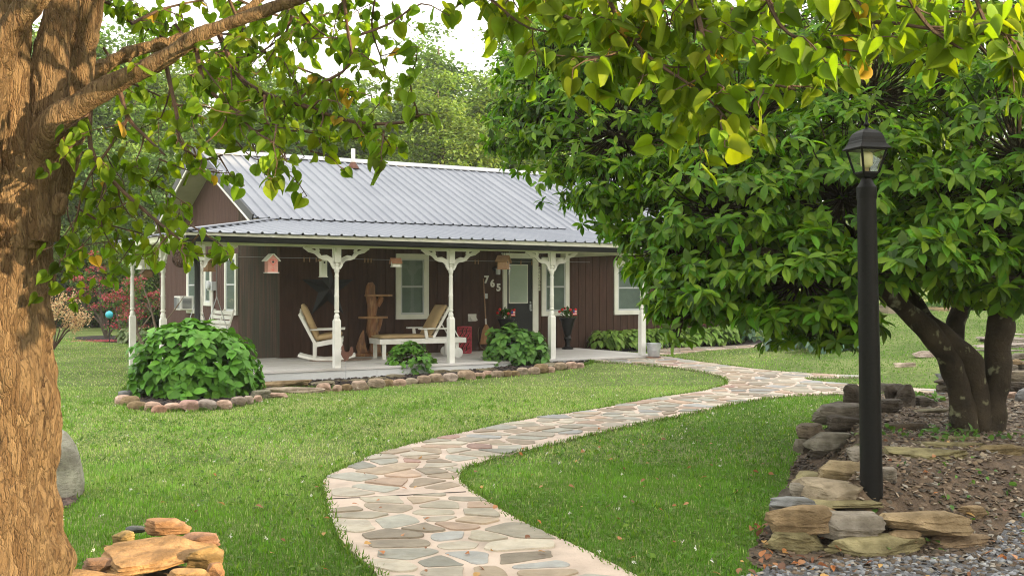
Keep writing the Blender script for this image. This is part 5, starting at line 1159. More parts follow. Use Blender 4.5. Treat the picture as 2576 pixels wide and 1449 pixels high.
# cream shrub by the trunk
c = P(135, 850, 27.5); c.z = 0; o = empty('flowering_shrub', c, 0, 'cream and peach leaved shrub peeking out right of the left tree trunk', 'shrub')
m = MB(); PP = []
for k in range(22):
    a_ = random.uniform(-1.2, 1.2); L_ = random.uniform(.8, 1.35); tip = (math.sin(a_) * L_ * .75, random.uniform(-.4, .4), .45 + math.cos(a_) * L_ * .75); m.tube([(0, 0, 0), (tip[0] * .4, tip[1] * .4, tip[2] * .55), tip], [.02, .012, .006], 5); PP += [tuple(np.array(tip) * t) for t in (.7, .85, 1)]
m.build('stems', M['barkthin'], o); A = np.array(PP); n = 45; pp = np.repeat(A, n, 0) + rng.normal(size=(len(A) * n, 3)) * .08
V, T, C = scatter_leaves(LEAF_LOW, pp, rand_unit(len(pp)), rand_unit(len(pp)) + np.array([0, 0, .8]), rng.uniform(.05, .08, len(pp)), leafcol(len(pp), (.62, .52, .28), .2, .3, (.75, .35, .2))); nmesh('foliage', V, T, M['petal'], o, C)
# driftwood twigs and blue globe
for j, (u, pts, lab) in enumerate([(392, [(0, 0), (.02, .5), (-.12, 1.1), (-.35, 1.75)], 'tall bare forked branch standing among the variegated hostas'), (405, [(0, 0), (.05, .7), (.02, 1.5)], 'second bare upright branch near the house corner'), (372, [(0, 0), (-.25, .5), (-.3, 1.0)], 'short leaning bare branch left of the tall forked one')]):
    c = P(u, 850, 25.5); c.z = 0; m = MB(); m.tube([(x, 0, z) for x, z in pts], [.04, .032, .025, .012][:len(pts)], 7, .3, j); x, z = pts[1]; m.tube([(x, 0, z), (x + .3, .05, z + .4), (x + .5, .05, z + .7)], [.02, .014, .006], 6); x, z = pts[2]; m.tube([(x, 0, z - .1), (x - .2, .05, z + .15)], [.014, .005], 5)
    o = m.build('bare_branch', M['oldwood'], None); o.location = c; tag(o, lab, 'branch', 'bare branches in the side bed')
c = P(275, 791, 31); o = empty('garden_globe', (c.x, c.y, 0), 0, 'shiny turquoise glass globe on a rod between the red shrubs', 'garden ornament')
m = MB(); V, Fc = ico(3); m.add([(v[0] * .11, v[1] * .11, v[2] * .11 + c.z) for v in V], Fc); m.build('globe', pm('turquoise_glass', (.05, .45, .55), None, rough=.15), o, smooth=True); m = MB(); m.tube([(0, 0, 0), (0, 0, c.z - .1)], .012, 6); m.build('rod', M['darkmetal'], o)

# raised garden boxes on the right slope
for j, (u0, u1, vt, vb, Y, lab) in enumerate([(2235, 2330, 768, 820, 30.0, 'weathered wooden raised garden box, nearest the lamp pole'), (2352, 2430, 772, 826, 31.0, 'raised garden box of new yellow boards behind the trunk'), (2440, 2600, 780, 812, 33.0, 'long low raised garden box at the far right')]):
    a = P(u0, vb, Y); b = P(u1, vt, Y); zg = gzf(a.x, a.y) - .1; o = empty('garden_box', (a.x, a.y, 0), .12, lab, 'garden box', 'raised garden boxes'); L_ = b.x - a.x; hh = b.z
    m = MB(); z = zg
    while z < hh - .02:
        z1 = min(z + .14, hh); m.box(0, L_, 0, .04, z, z1 - .008); m.box(0, .04, .042, 1.2, z, z1 - .008); m.box(L_ - .04, L_, .042, 1.2, z, z1 - .008); m.box(0, L_, 1.2, 1.24, z, z1 - .008); z = z1
    m.build('boards', pm('box_board', (.34, .28, .20) if j == 0 else (.48, .34, .18), (.26, .21, .15), 3, .8, .3, 30, stretch=(1, 1, 5)), o)
    m = MB(); m.box(.045, L_ - .045, .045, 1.195, hh - .06, hh - .04); m.build('soil', M['mulch'], o)
    n = 260; p = np.stack([rng.random(n) * L_, rng.random(n) * 1.2, hh + rng.random(n) * .35], 1); V, T, C = scatter_leaves(LEAF_LOW, p, rand_unit(n), rand_unit(n) + np.array([0, 0, .7]), rng.uniform(.08, .16, n), leafcol(n, (.06, .14, .04))); nmesh('foliage', V, T, M['leaf_far'], o, C)

# ---------------------------------------------------------------- forest
FV = []
def forest_variant(seed, H, rad, kind):
    r_ = random.Random(seed); m = MB(); lx = r_.uniform(-.3, .3); base_c = .18 if kind != 2 else .38
    top = Vector((lx, r_.uniform(-.3, .3), H * .9)); tr = .018 * H
    m.tube([(0, 0, -.3), (lx * .2, 0, H * .2), (lx * .6, .1, H * .5), (lx * .8, .1, H * .7), tuple(top)], [tr * 1.3, tr, tr * .7, tr * .45, .03], 9, .15, seed, fr=1.5)
    clumps = []
    nb = 30 if kind != 2 else 18
    for i in range(nb):
        t = base_c + (1 - base_c) * (i / nb) ** .9; z0 = H * t * .86; a = i * 2.4 + r_.uniform(-.5, .5); prof = math.sin(min(1, (t - base_c) / (1 - base_c) * .9 + .22) * math.pi) ** .65
        L_ = rad * prof * r_.uniform(.6, 1.15); b = Vector((lx * t, 0, z0)); e_ = b + Vector((math.cos(a) * L_, math.sin(a) * L_, L_ * r_.uniform(.1, .55)))
        mid = b.lerp(e_, .5) + Vector((0, 0, L_ * .08)); m.tube([b, mid, e_], [tr * .35 * (1 - t * .5), tr * .2, .012], 5)
        for s_ in (.45, .75, 1.0): q = b.lerp(e_, s_) + Vector((r_.gauss(0, .2), r_.gauss(0, .2), r_.gauss(0, .15))) * rad * .3; clumps.append((q, rad * r_.uniform(.13, .24)))
        if r_.random() < .6: q = b.lerp(e_, .8); e2 = q + Vector((r_.gauss(0, 1), r_.gauss(0, 1), r_.uniform(0, 1))) * rad * .22; m.tube([q, e2], [.02, .008], 4); clumps.append((e2, rad * .16))
    for _ in range(5): clumps.append((top + Vector((r_.gauss(0, 1), r_.gauss(0, 1), r_.gauss(0, 1))) * rad * .13, rad * .16))
    n = 150; Cc = np.array([tuple(c) for c, _ in clumps]); rr_ = np.array([s_ for _, s_ in clumps]); pos = np.repeat(Cc, n, 0) + rng.normal(size=(len(Cc) * n, 3)) * np.repeat(rr_, n)[:, None] * np.array([.75, .75, .33])
    base = [(.10, .19, .045), (.15, .24, .055), (.075, .15, .05)][kind % 3]; k = len(pos); cl = leafcol(k, base, .22, .15) * np.repeat(rng.uniform(.75, 1.3, len(Cc)), n)[:, None]
    d = rng.normal(size=(k, 3)) * np.array([1, 1, .35]); d[:, 2] -= .25
    V, T, C = scatter_leaves(LEAF_LOW, pos, d, rand_unit(k) * .5 + np.array([0, 0, 1]), rng.uniform(.15, .29, k) * (H / 12), cl)
    return m, (V, T, C)
forest = []; ti = 0
def ftree(v_, x, y, s_, rz, label, group='forest trees behind the house', src=[None] * 8, sz=None):
    if src[v_] is None:
        o = empty('forest_tree', (0, 0, 0)); m, (V, T, C) = forest_variant(40 + v_, 12, 3.4 if v_ != 2 else 2.6, v_); m.build('trunk', M['treebark'], o, smooth=True); nmesh('crown', V, T, M['leaf_far'], o, C); src[v_] = o
    else: o = copy_tree(src[v_])
    o.location = (x, y, gzf(x, y) - .05); o.rotation_euler = (0, 0, rz); o.scale = (s_, s_, sz or s_); tag(o, label, 'tree', group); return o
def fx(u, Y): return (u - 1288) / F * Y
FT = [(3, 1120, 52, 1.22, 'tallest tree, rising highest above the roof ridge against the sky'), (1, 1010, 46, .92, 'yellow-green tree above the roof, left of the tallest tree'), (4, 1220, 44, .92, 'leafy tree over the right half of the visible ridge'),
      (1, 1110, 42, .86, 'light green tree in front of the tallest tree, right behind the ridge'), (0, 1320, 47, 1.15, 'dense tree partly hidden by the magnolia crown'), (1, 930, 50, .98, 'thin open tree above the vent pipe'), (5, 830, 48, .98, 'thin airy tree left of the vent pipe'),
      (5, 740, 50, 1.02, 'low feathery tree above the left part of the ridge'), (0, 660, 46, .98, 'slim tree above the gable peak'), (3, 560, 52, .95, 'tall hazy tree behind the gable'), (0, 470, 50, 1.05, 'broad hazy tree left of the gable'),
      (4, 390, 47, 1.05, 'big dark tree in the woods above the far eave'), (3, 300, 45, 1.1, 'tall tree in the woods above the red shrub'), (0, 215, 46, 1.15, 'tree in the woods right beside the left trunk'), (5, 150, 44, 1.0, 'tree in the woods directly behind the left trunk'),
      (4, 60, 47, 1.15, 'woodland tree showing between the stems of the left tree'), (1, 350, 42, .62, 'young tree at the woods edge behind the red shrubs'), (5, 420, 41, .60, 'small light tree beside the far house corner'), (1, 240, 43, .55, 'small understorey tree left of the red shrub'), (0, -40, 45, 1.1, 'woodland tree at the left frame edge'),
      (4, 1420, 50, 1.2, 'tree beyond the house roof behind the magnolia'), (0, 1560, 52, 1.2, 'second tree beyond the roof behind the magnolia'), (3, 1720, 54, 1.2, 'tree above the right end of the house'), (5, 1880, 52, 1.1, 'tree behind the end of the walkway'), (0, 2050, 56, 1.2, 'tree on the rise left of the lamp post'),
      (4, 2230, 55, 1.1, 'tree on the rise behind the lamp head'), (3, 2400, 58, 1.2, 'tree on the rise behind the magnolia trunk'), (1, 2560, 56, 1.1, 'tree on the rise at the right frame edge'), (0, 2700, 60, 1.2, 'tree on the rise just past the right frame edge')]
for i, (v_, u, Y, s_, lab) in enumerate(FT): ftree(v_, fx(u, Y), Y, s_, i * 1.9, lab)
# understorey mass and far wood
def mass(name, x0, x1, y0, y1, h, nclump, nleaf, size, base):
    cx = rng.uniform(x0, x1, nclump); cy = rng.uniform(y0, y1, nclump); hh = h * (.55 + .45 * np.sin(cx * .35 + cy) ** 2) * rng.uniform(.5, 1, nclump); cz = gz(cx, cy) + rng.random(nclump) ** .8 * hh
    pos = np.repeat(np.stack([cx, cy, cz], 1), nleaf, 0) + rng.normal(size=(nclump * nleaf, 3)) * np.array([.9, .6, .35]) * size * 3.4; k = len(pos)
    cl = leafcol(k, base, .25, .15) * np.repeat(rng.uniform(.6, 1.3, nclump), nleaf)[:, None]
    V, T, C = scatter_leaves(LEAF_LOW, pos, rand_unit(k) * np.array([1, 1, .4]), rand_unit(k) * .6 + np.array([0, 0, 1]), rng.uniform(.7, 1.3, k) * size, cl)
    return tag(nmesh(name, V, T, M['leaf_far'], None, C), kind='stuff')
mass('undergrowth', -24, -7, 42, 47, 2.6, 1100, 60, .17, (.055, .10, .028)); mass('undergrowth', -7, 30, 45, 50, 3.0, 600, 50, .2, (.06, .11, .03))
mass('far_woods', -60, 0, 60, 68, 11, 2600, 45, .38, (.06, .125, .045)); mass('far_woods', -6, 60, 64, 72, 8, 1600, 40, .36, (.07, .14, .045))
# ---------------------------------------------------------------- big multi-stemmed redbud on the left
TY = 4.5
rb = empty('redbud_tree', (P(25, 724, TY).x, TY, 0), 0, 'large multi-stemmed tree with flaky orange bark and heart-shaped leaves at the left frame edge', 'tree')
RBI = rb.location.copy()
def rl(p): return Vector(p) - RBI
def spl(pts, k=6):
    """Catmull-Rom through (x,y,z,r) points"""
    A = [np.array(p, float) for p in pts]; A = [2 * A[0] - A[1]] + A + [2 * A[-1] - A[-2]]; out = []
    for i in range(1, len(A) - 2):
        for j in range(k):
            t = j / k; out.append(.5 * ((2 * A[i]) + (-A[i - 1] + A[i + 1]) * t + (2 * A[i - 1] - 5 * A[i] + 4 * A[i + 1] - A[i + 2]) * t * t + (-A[i - 1] + 3 * A[i] - 3 * A[i + 1] + A[i + 2]) * t ** 3))
    out.append(A[-2]); return out
def stem(m, pts, n=22, k=8, rough=.28, seed=0, fr=7, ridge=.010):
    """pts: (u, v, r_in_units, Y)"""
    q = []
    for u, v, r_, Y in pts:
        p = rl(P(u, v, Y)); q.append((p.x, p.y, p.z, r_ / F * Y))
    s_ = spl(q, k); m.tube([tuple(x[:3]) for x in s_], [x[3] for x in s_], n, rough, seed, fr=fr, ridge=ridge)
m = MB()
stem(m, [(18, 1730, 185, 4.5), (16, 1421, 136, 4.5), (10, 1138, 128, 4.5), (14, 912, 117, 4.5), (8, 827, 108, 4.5), (10, 714, 96, 4.5), (32, 600, 84, 4.5), (66, 520, 76, 4.5), (72, 440, 58, 4.52), (68, 370, 35, 4.54)], 130, 26, .20, 1, 6, .015)
m.build('trunk', M['bark'], rb, smooth=True)
for i, st_ in enumerate([
    [(38, 620, 60, 4.46), (48, 480, 57, 4.45), (40, 300, 44, 4.42), (36, 150, 40, 4.42), (42, 0, 38, 4.42), (50, -160, 34, 4.4)],
    [(85, 600, 60, 4.5), (98, 460, 55, 4.48), (120, 300, 47, 4.46), (133, 130, 43, 4.48), (158, 0, 40, 4.5), (190, -160, 36, 4.5)],
    [(75, 700, 55, 4.58), (98, 560, 42, 4.62), (148, 420, 45, 4.68), (183, 280, 38, 4.7), (200, 150, 38, 4.7), (222, 0, 40, 4.7), (240, -160, 38, 4.7)],
    [(-50, 850, 80, 4.42), (-70, 600, 58, 4.3), (-45, 300, 46, 4.25), (-12, 160, 40, 4.22), (50, 40, 34, 4.2), (135, -60, 30, 4.2)]]):
    m = MB(); stem(m, st_, 72, 22, .2, 20 + i, 6); m.build('stem', M['bark'], rb, smooth=True)
m = MB(); stem(m, [(90, 400, 45, 4.46), (150, 305, 42, 4.36), (208, 256, 30, 4.32), (304, 200, 25, 4.28), (391, 161, 23, 4.24), (499, 91, 20, 4.2), (608, 48, 17, 4.18), (738, 2, 16, 4.15), (900, -60, 15, 4.05), (1200, -130, 13, 3.9), (1700, -230, 12, 3.7), (2300, -260, 10, 3.6), (2800, -240, 7, 3.6)], 40, 18, .2, 31, 8, .003)
stem(m, [(150, 250, 36, 4.9), (240, 180, 22, 5.0), (330, 132, 17, 5.05), (440, 105, 14, 5.1), (560, 60, 11, 5.2), (700, -30, 9, 5.3)], 18, 8, .2, 32, 8)
m.build('limb', M['bark'], rb, smooth=True)
m = MB(); V, Fc = rock_mesh(.035, .03, .045, 5, 3, 3, 2.4, .12, .05); kb = rl(P(150, 515, 4.45)); m.add([tuple(Vector(v) + kb) for v in V], Fc); m.build('burl', M['bark'], rb, smooth=True)
# twigs
tw = MB(); LFP, LFD, LFN, LFS, LFC = [], [], [], [], []
def add_leaf(p, hang, size, near=False):
    """leaf hanging from petiole at p"""
    d0 = Vector((random.gauss(0, .75), random.gauss(0, .75), random.gauss(-.25, .35))).normalized(); pl = random.uniform(.25, .55) * size
    q = p + d0 * pl * .9
    ld = Vector((d0.x, d0.y, d0.z - random.uniform(.1, 1.3))).normalized()
    nn = Vector((random.gauss(0, .8), random.gauss(-.4, .8), random.gauss(.8, .5)))
    LFP.append(tuple(q)); LFD.append(tuple(ld)); LFN.append(tuple(nn)); LFS.append(size * random.uniform(.6, 1.15))
    tw.tube([p, q], [.0018, .0012], 3, cap=False)
def twig(pts, r0, r1, depth, dens, lsize, branch_len=.38, seed=0, sub=True, drop=.35):
    m_ = len(pts); L = 0
    tw.tube(pts, [r0 + (r1 - r0) * i / (m_ - 1) for i in range(m_)], 6 if r0 > .008 else 4, .25 if r0 > .006 else 0, seed, cap=False, fr=20)
    seg = [(pts[i + 1] - pts[i]).length for i in range(m_ - 1)]; tot = sum(seg); n = max(1, int(tot * dens))
    for k in range(n):
        t = (k + random.random()) / n * tot; i = 0
        while i < m_ - 2 and t > seg[i]: t -= seg[i]; i += 1
        p = pts[i].lerp(pts[i + 1], min(1, t / seg[i]))
        dv = (pts[i + 1] - pts[i]).normalized()
        if depth > 0 and k % 2 == 0:
            s_ = dv * random.uniform(.1, .8) + Vector((random.gauss(0, .8), random.gauss(0, .7), random.gauss(-drop * .5, .5)))
            s_.normalize(); L_ = branch_len * random.uniform(.4, 1.15); q = [p]; d = s_
            for j in range(4): d = (d + Vector((random.gauss(0, .28), random.gauss(0, .25), random.gauss(-.10, .2)))).normalized(); q.append(q[-1] + d * L_ / 4)
            twig(q, max(.0025, r0 * .45), .0015, depth - 1, dens * 1.25, lsize, branch_len * .6, seed + k, drop=drop)
        elif random.random() < .93: add_leaf(p, 0, lsize)
    if depth == 0: add_leaf(pts[-1], 0, lsize)
def TW(pl, Y0, Y1, r0, depth=1, dens=7, ls=.095, bl=.34, drop=.35):
    n = len(pl); q = [rl(P(u, v, Y0 + (Y1 - Y0) * i / (n - 1))) for i, (u, v) in enumerate(pl)]; s_ = spl([(p.x, p.y, p.z, 0) for p in q], 3)
    twig([Vector(x[:3]) for x in s_], r0, r0 * .35, depth, dens, ls, bl, int(pl[0][0]), drop=drop)
LS = .058
for pl, Y0, Y1, r0, dp, dn in [
    ([(300, 225), (325, 300), (368, 345), (415, 390)], 4.3, 4.2, .011, 1, 5), ([(320, 300), (270, 380), (215, 460), (190, 560), (165, 640)], 4.25, 4.4, .007, 1, 7),
    ([(228, 270), (228, 370), (270, 440), (330, 500), (400, 560), (470, 612), (500, 590)], 4.35, 4.2, .011, 1, 9), ([(270, 440), (250, 520), (265, 590), (300, 640)], 4.3, 4.4, .005, 1, 9),
    ([(415, 150), (430, 220), (445, 290), (450, 350), (500, 400), (560, 390)], 4.3, 4.1, .010, 1, 9), ([(490, 105), (515, 210), (580, 270), (650, 305), (700, 315)], 4.25, 4.0, .010, 1, 10), ([(580, 270), (640, 330), (690, 360), (722, 408)], 4.1, 3.9, .006, 1, 8),
    ([(548, 80), (600, 190), (661, 234), (775, 270), (857, 299), (938, 312), (1036, 304), (1050, 280)], 4.25, 4.0, .012, 1, 12), ([(665, 240), (670, 300), (720, 390)], 4.1, 4.0, .005, 1, 8),
    ([(740, -10), (720, 80), (640, 140), (560, 170)], 4.4, 4.6, .008, 1, 10), ([(860, -60), (872, 60), (880, 160), (810, 210), (730, 260)], 4.1, 4.2, .009, 1, 11), ([(960, -80), (935, 60), (960, 150), (985, 240)], 4.1, 4.4, .006, 1, 9),
    ([(700, -60), (780, 60), (860, 110), (930, 140)], 4.6, 4.8, .008, 1, 12), ([(560, -40), (620, 90), (700, 150), (800, 190), (900, 240)], 4.8, 5.0, .009, 1, 12), ([(440, 60), (520, 170), (600, 230), (700, 260)], 5.2, 5.4, .008, 1, 12),
    ([(330, 60), (420, 20), (560, -10)], 5.0, 5.3, .009, 1, 10), ([(260, 120), (320, 200), (420, 250), (520, 300)], 5.2, 5.6, .008, 1, 10), ([(300, 40), (400, 90), (500, 140), (620, 170)], 5.6, 5.8, .009, 1, 11),
    ([(640, 330), (760, 330), (860, 350), (940, 340)], 4.4, 4.3, .006, 1, 9), ([(400, 400), (480, 430), (560, 430)], 4.6, 4.5, .005, 1, 8), ([(200, 380), (300, 420), (400, 470), (480, 520)], 4.8, 4.6, .006, 1, 10),
    ([(190, 520), (260, 560), (350, 585), (430, 600)], 4.6, 4.5, .006, 1, 10), ([(180, 440), (170, 540), (210, 620)], 4.9, 4.9, .006, 1, 8), ([(470, 560), (560, 620), (580, 660)], 4.2, 4.1, .004, 0, 14), ([(430, 600), (500, 640), (560, 625)], 4.3, 4.2, .004, 0, 14),
    ([(900, 90), (980, 60), (1060, 10), (1130, 40)], 3.9, 3.8, .006, 0, 9), ([(780, 380), (830, 395), (855, 420)], 4.2, 4.2, .004, 0, 10), ([(590, 350), (640, 400), (700, 400)], 4.3, 4.2, .004, 0, 12), ([(340, 640), (390, 640)], 4.3, 4.3, .003, 0, 14),
    ([(250, 0), (330, 30), (420, 70), (480, 60)], 5.5, 6.0, .01, 1, 12), ([(600, 0), (700, 40), (800, 40), (900, 20)], 5.4, 5.8, .008, 1, 12), ([(160, 620), (200, 660), (270, 690), (330, 650)], 4.9, 4.8, .004, 1, 7)]:
    TW(pl, Y0, Y1, r0, dp, dn * 2.55, LS, .26)
nleft = len(LFP)
# canopy hanging from above over the right half
for pl, Y0, Y1, r0, dn in [
    ([(1180, -60), (1260, 20), (1330, 70), (1420, 85)], 3.9, 3.8, .007, 9), ([(1320, -80), (1400, 30), (1500, 60), (1620, 70), (1740, 50)], 3.8, 3.6, .009, 10), ([(1500, -90), (1560, 60), (1640, 150), (1760, 230), (1830, 300)], 3.7, 3.5, .009, 10),
    ([(1690, -60), (1640, 60), (1560, 130), (1480, 150)], 3.7, 3.6, .009, 9), ([(1720, -80), (1760, 60), (1790, 170), (1850, 230), (1940, 215), (2000, 225)], 3.6, 3.4, .010, 10), ([(1900, -80), (1960, 60), (2040, 110), (2160, 130)], 3.5, 3.4, .008, 9),
    ([(2080, -80), (2150, 40), (2260, 60), (2400, 80), (2560, 90)], 3.5, 3.3, .010, 9), ([(2250, -60), (2330, 60), (2380, 100), (2430, 130)], 3.4, 3.3, .008, 9), ([(2440, -60), (2480, 60), (2560, 140), (2640, 180)], 3.4, 3.3, .008, 9),
    ([(1840, 20), (1900, 110), (1960, 150), (2030, 165)], 3.8, 3.7, .007, 9), ([(1420, -40), (1480, 30), (1560, 90)], 4.1, 4.2, .007, 9), ([(2140, 50), (2200, 90), (2300, 110)], 3.7, 3.8, .006, 8), ([(1600, -60), (1700, 20), (1850, 40), (2000, 20)], 4.1, 4.0, .008, 9), ([(2050, -60), (2200, 0), (2400, 30), (2560, 20)], 4.0, 3.9, .008, 9),
    ([(1300, -80), (1290, 0), (1340, 60)], 4.0, 4.0, .005, 8), ([(1620, 160), (1700, 250), (1780, 290)], 3.9, 3.8, .005, 8), ([(1930, 120), (1990, 150), (2040, 160)], 3.5, 3.4, .005, 7), ([(1700, -100), (1900, -40), (2100, -30), (2350, -60)], 4.3, 4.3, .008, 9), ([(1300, -110), (1500, -50), (1650, -60)], 4.3, 4.3, .008, 9)]:
    TW(pl, Y0, Y1, r0, 1, dn * 2.9, .080, .23, .0)
n_ = 8500; p_ = np.stack([rng.uniform(-5.5, 3.2, n_), rng.uniform(1.2, 6.6, n_), np.zeros(n_)], 1); p_[:, 2] = 3.75 + rng.random(n_) * 1.5 + .25 * np.sin(p_[:, 0] * 2) * np.cos(p_[:, 1] * 2.3)  # unseen leaf cloud overhead, added to darken the foreground
q_ = 3200; p2 = np.stack([rng.uniform(-5.2, -2.7, q_), rng.uniform(2.2, 6.8, q_), rng.uniform(1.3, 4.2, q_)], 1); p2 = p2[p2[:, 0] < -.53 * p2[:, 1] - .25]  # unseen leaf cloud left of view, added to shade the trunk's left side
for q in np.vstack([p_, p2]): LFP.append(tuple(rl(q))); LFD.append((random.gauss(0, .8), random.gauss(0, .8), random.gauss(-.7, .4))); LFN.append((random.gauss(0, .6), random.gauss(0, .6), 1)); LFS.append(random.uniform(.05, .1))
for k_ in range(14):
    a = Vector((random.uniform(-4.5, 2.5), random.uniform(1.5, 6.2), 3.7 + random.random())); b = P(738 + k_ * 90, -60, 4.0); tw.tube([rl(b), rl(b.lerp(a, .5) + Vector((0, 0, .15))), rl(a)], [.016, .01, .004], 5, .2, k_)
tw.build('twigs', M['barkthin'], rb)
k = len(LFP); cl = leafcol(k, (.092, .168, .015), .34, .3, (.24, .28, .02)); sick = rng.random(k) < .012; cl[sick] = (.34, .22, .03)
cl[nleft:] *= np.array([1.15, 1.08, .9])
CR0 = len(LFP)
hv = rng.integers(0, 5, k); AP, AD, AN, AS = np.array(LFP), np.array(LFD), np.array(LFN), np.array(LFS); VV, TT_, CC_, of_ = [], [], [], 0
for j in range(5):
    q = hv == j; V, T, C = scatter_leaves(HEARTS[j], AP[q], AD[q], AN[q], AS[q], cl[q]); VV.append(V); TT_.append(T + of_); CC_.append(C); of_ += len(V)
V, T, C = np.vstack(VV), np.vstack(TT_), np.vstack(CC_); nmesh('crown', V, T, M['leaf_redbud'], rb, C, smooth=False)

# ---------------------------------------------------------------- magnolia
MT = P(2455, 1092, 9.0); MT.z -= .1
mg = empty('magnolia_tree', MT, 0, 'multi-stemmed magnolia with a dense glossy dark green crown in the raised bed', 'tree')
def ml(p): return Vector(p) - MT
def mstem(m, pts, n=16, k=6, rough=.25, seed=0, fr=6):
    q = []
    for u, v, r_, Y in pts: p = ml(P(u, v, Y)); q.append((p.x, p.y, p.z, r_ / F * Y))
    s_ = spl(q, k); m.tube([tuple(x[:3]) for x in s_], [x[3] for x in s_], n, rough, seed, fr=fr)
for i, st_ in enumerate([
    [(2430, 1110, 45, 8.95), (2425, 1050, 33, 8.95), (2412, 980, 27, 8.92), (2390, 900, 28, 8.9), (2350, 850, 27, 8.85), (2300, 800, 24, 8.8), (2255, 760, 22, 8.7), (2190, 715, 20, 8.6), (2080, 690, 15, 8.5), (1950, 640, 11, 8.6), (1800, 600, 8, 8.8)],
    [(2455, 1110, 42, 9.0), (2455, 1020, 34, 9.0), (2450, 950, 30, 8.96), (2425, 890, 32, 8.92), (2370, 840, 25, 8.9), (2330, 800, 20, 9.0), (2260, 700, 16, 9.3), (2100, 560, 14, 9.6), (1900, 450, 11, 9.9), (1650, 380, 8, 10.2), (1430, 290, 6, 10.6)],
    [(2480, 1110, 46, 9.05), (2490, 1030, 36, 9.05), (2505, 950, 31, 9.0), (2512, 860, 33, 9.0), (2520, 770, 32, 9.0), (2535, 700, 28, 9.0), (2500, 520, 20, 9.0), (2420, 350, 15, 9.1), (2350, 180, 10, 9.2)],
    [(2415, 1000, 26, 9.15), (2400, 900, 24, 9.3), (2405, 820, 23, 9.35), (2415, 740, 22, 9.4), (2330, 600, 16, 9.6), (2200, 400, 12, 9.9), (2050, 250, 9, 10.2)],
    [(2410, 765, 10, 9.3), (2470, 772, 10, 9.1), (2530, 765, 12, 9.0), (2600, 740, 14, 8.8), (2720, 680, 10, 8.6)]]):
    m = MB(); mstem(m, st_, 18, 6, .3, 60 + i); m.build('trunk' if i < 4 else 'limb', M['magbark'], mg, smooth=True)
# crown lobes: (u, v, Y, ru, rv, depth m, number of whorls, leaf length)
LOB = [(1395, 215, 11.2, 150, 190, .9, 260, .135), (1330, 330, 11.4, 120, 90, .6, 100, .135), (1560, 330, 10.7, 260, 250, 1.1, 420, .145), (1530, 490, 10.2, 95, 95, .6, 90, .145), (1580, 170, 11.4, 260, 170, 1.2, 200, .14), (1690, 610, 9.7, 140, 110, .8, 170, .155),
       (1810, 540, 9.5, 220, 220, 1.2, 340, .155), (1860, 330, 10.2, 300, 280, 1.3, 380, .15), (1780, 720, 9.0, 140, 90, .6, 130, .165), (1690, 735, 9.2, 90, 60, .4, 50, .16), (2020, 700, 8.6, 170, 120, .7, 190, .17), (2120, 500, 9.2, 260, 260, 1.1, 360, .16), (2190, 250, 9.8, 330, 300, 1.3, 340, .15),
       (2420, 560, 8.6, 220, 160, .9, 260, .165), (2330, 640, 8.1, 200, 70, .5, 120, .17), (2560, 400, 8.6, 240, 300, 1.0, 260, .16), (2500, 160, 9.6, 300, 300, 1.2, 220, .15), (1900, 60, 11.2, 420, 200, 1.4, 220, .14), (2300, 0, 10.5, 420, 200, 1.4, 180, .14), (2520, 700, 8.4, 150, 60, .5, 70, .17), (1440, 120, 11.6, 150, 140, .9, 120, .13), (1980, 800, 8.5, 160, 50, .4, 50, .17),
       (1720, 800, 8.9, 70, 45, .35, 22, .16), (2100, 810, 8.4, 110, 55, .35, 40, .17)]
WP, WA, WL, br_ = [], [], [], MB()
for (u, v, Y, ru, rv, dm, n, ll) in LOB:
    n = int(n * 1.25)
    c = ml(P(u, v, Y)); rx, rz_ = ru / F * Y, rv / F * Y; ry = dm; d = rand_unit(n); rr_ = rng.uniform(.45, 1.06, (n, 1)) ** .6; q = np.array(c)[None] + d * rr_ * np.array([rx, ry, rz_])
    tq = .34; zz_ = q[:, 2] + .25 * np.sin(q[:, 0] * 2.1 + q[:, 1] * 1.3); q[:, 2] += (np.round(zz_ / tq) * tq - zz_) * .45; ax = d * np.array([.8, .8, .4]) + np.array([0, 0, .6]) + rng.normal(0, .25, (n, 3)); WP.append(q); WA.append(ax); WL.append(np.full(n, ll))
    tr = ml(P(2455, 620, 9.1)); cm = c * .55 + tr * .45 + Vector((0, 0, .1)); br_.tube([cm, c], [.028, .016], 6, .2, 3)
    for j in range(0, n, 3):
        a = Vector(c) + (Vector(q[j]) - Vector(c)) * .12; b = Vector(q[j]); mid = a.lerp(b, .5) + Vector((0, 0, -.05)); br_.tube([a, mid, b], [.011, .007, .004], 4, cap=False)
br_.build('branches', M['magbark'], mg)
WP = np.vstack(WP); WA = np.vstack(WA); WL = np.concatenate(WL)
pos, di, no, sz = whorls(WP, WA, 7, 1.0, (50, 104)); L7 = np.tile(WL, 7); L7 = L7 * .86; pos = np.tile(WP, (7, 1)) + (pos - np.tile(WP, (7, 1))) * .15; no[:, 2] += .7; di[:, 2] -= .18
cl = leafcol(len(pos), (.047, .128, .008), .5, .36, (.21, .31, .018)); V, T, C = scatter_leaves(LEAF_OBOV, pos, di, no, sz * L7, cl)
nmesh('crown', V, T, M['leaf_mag'], mg, C)

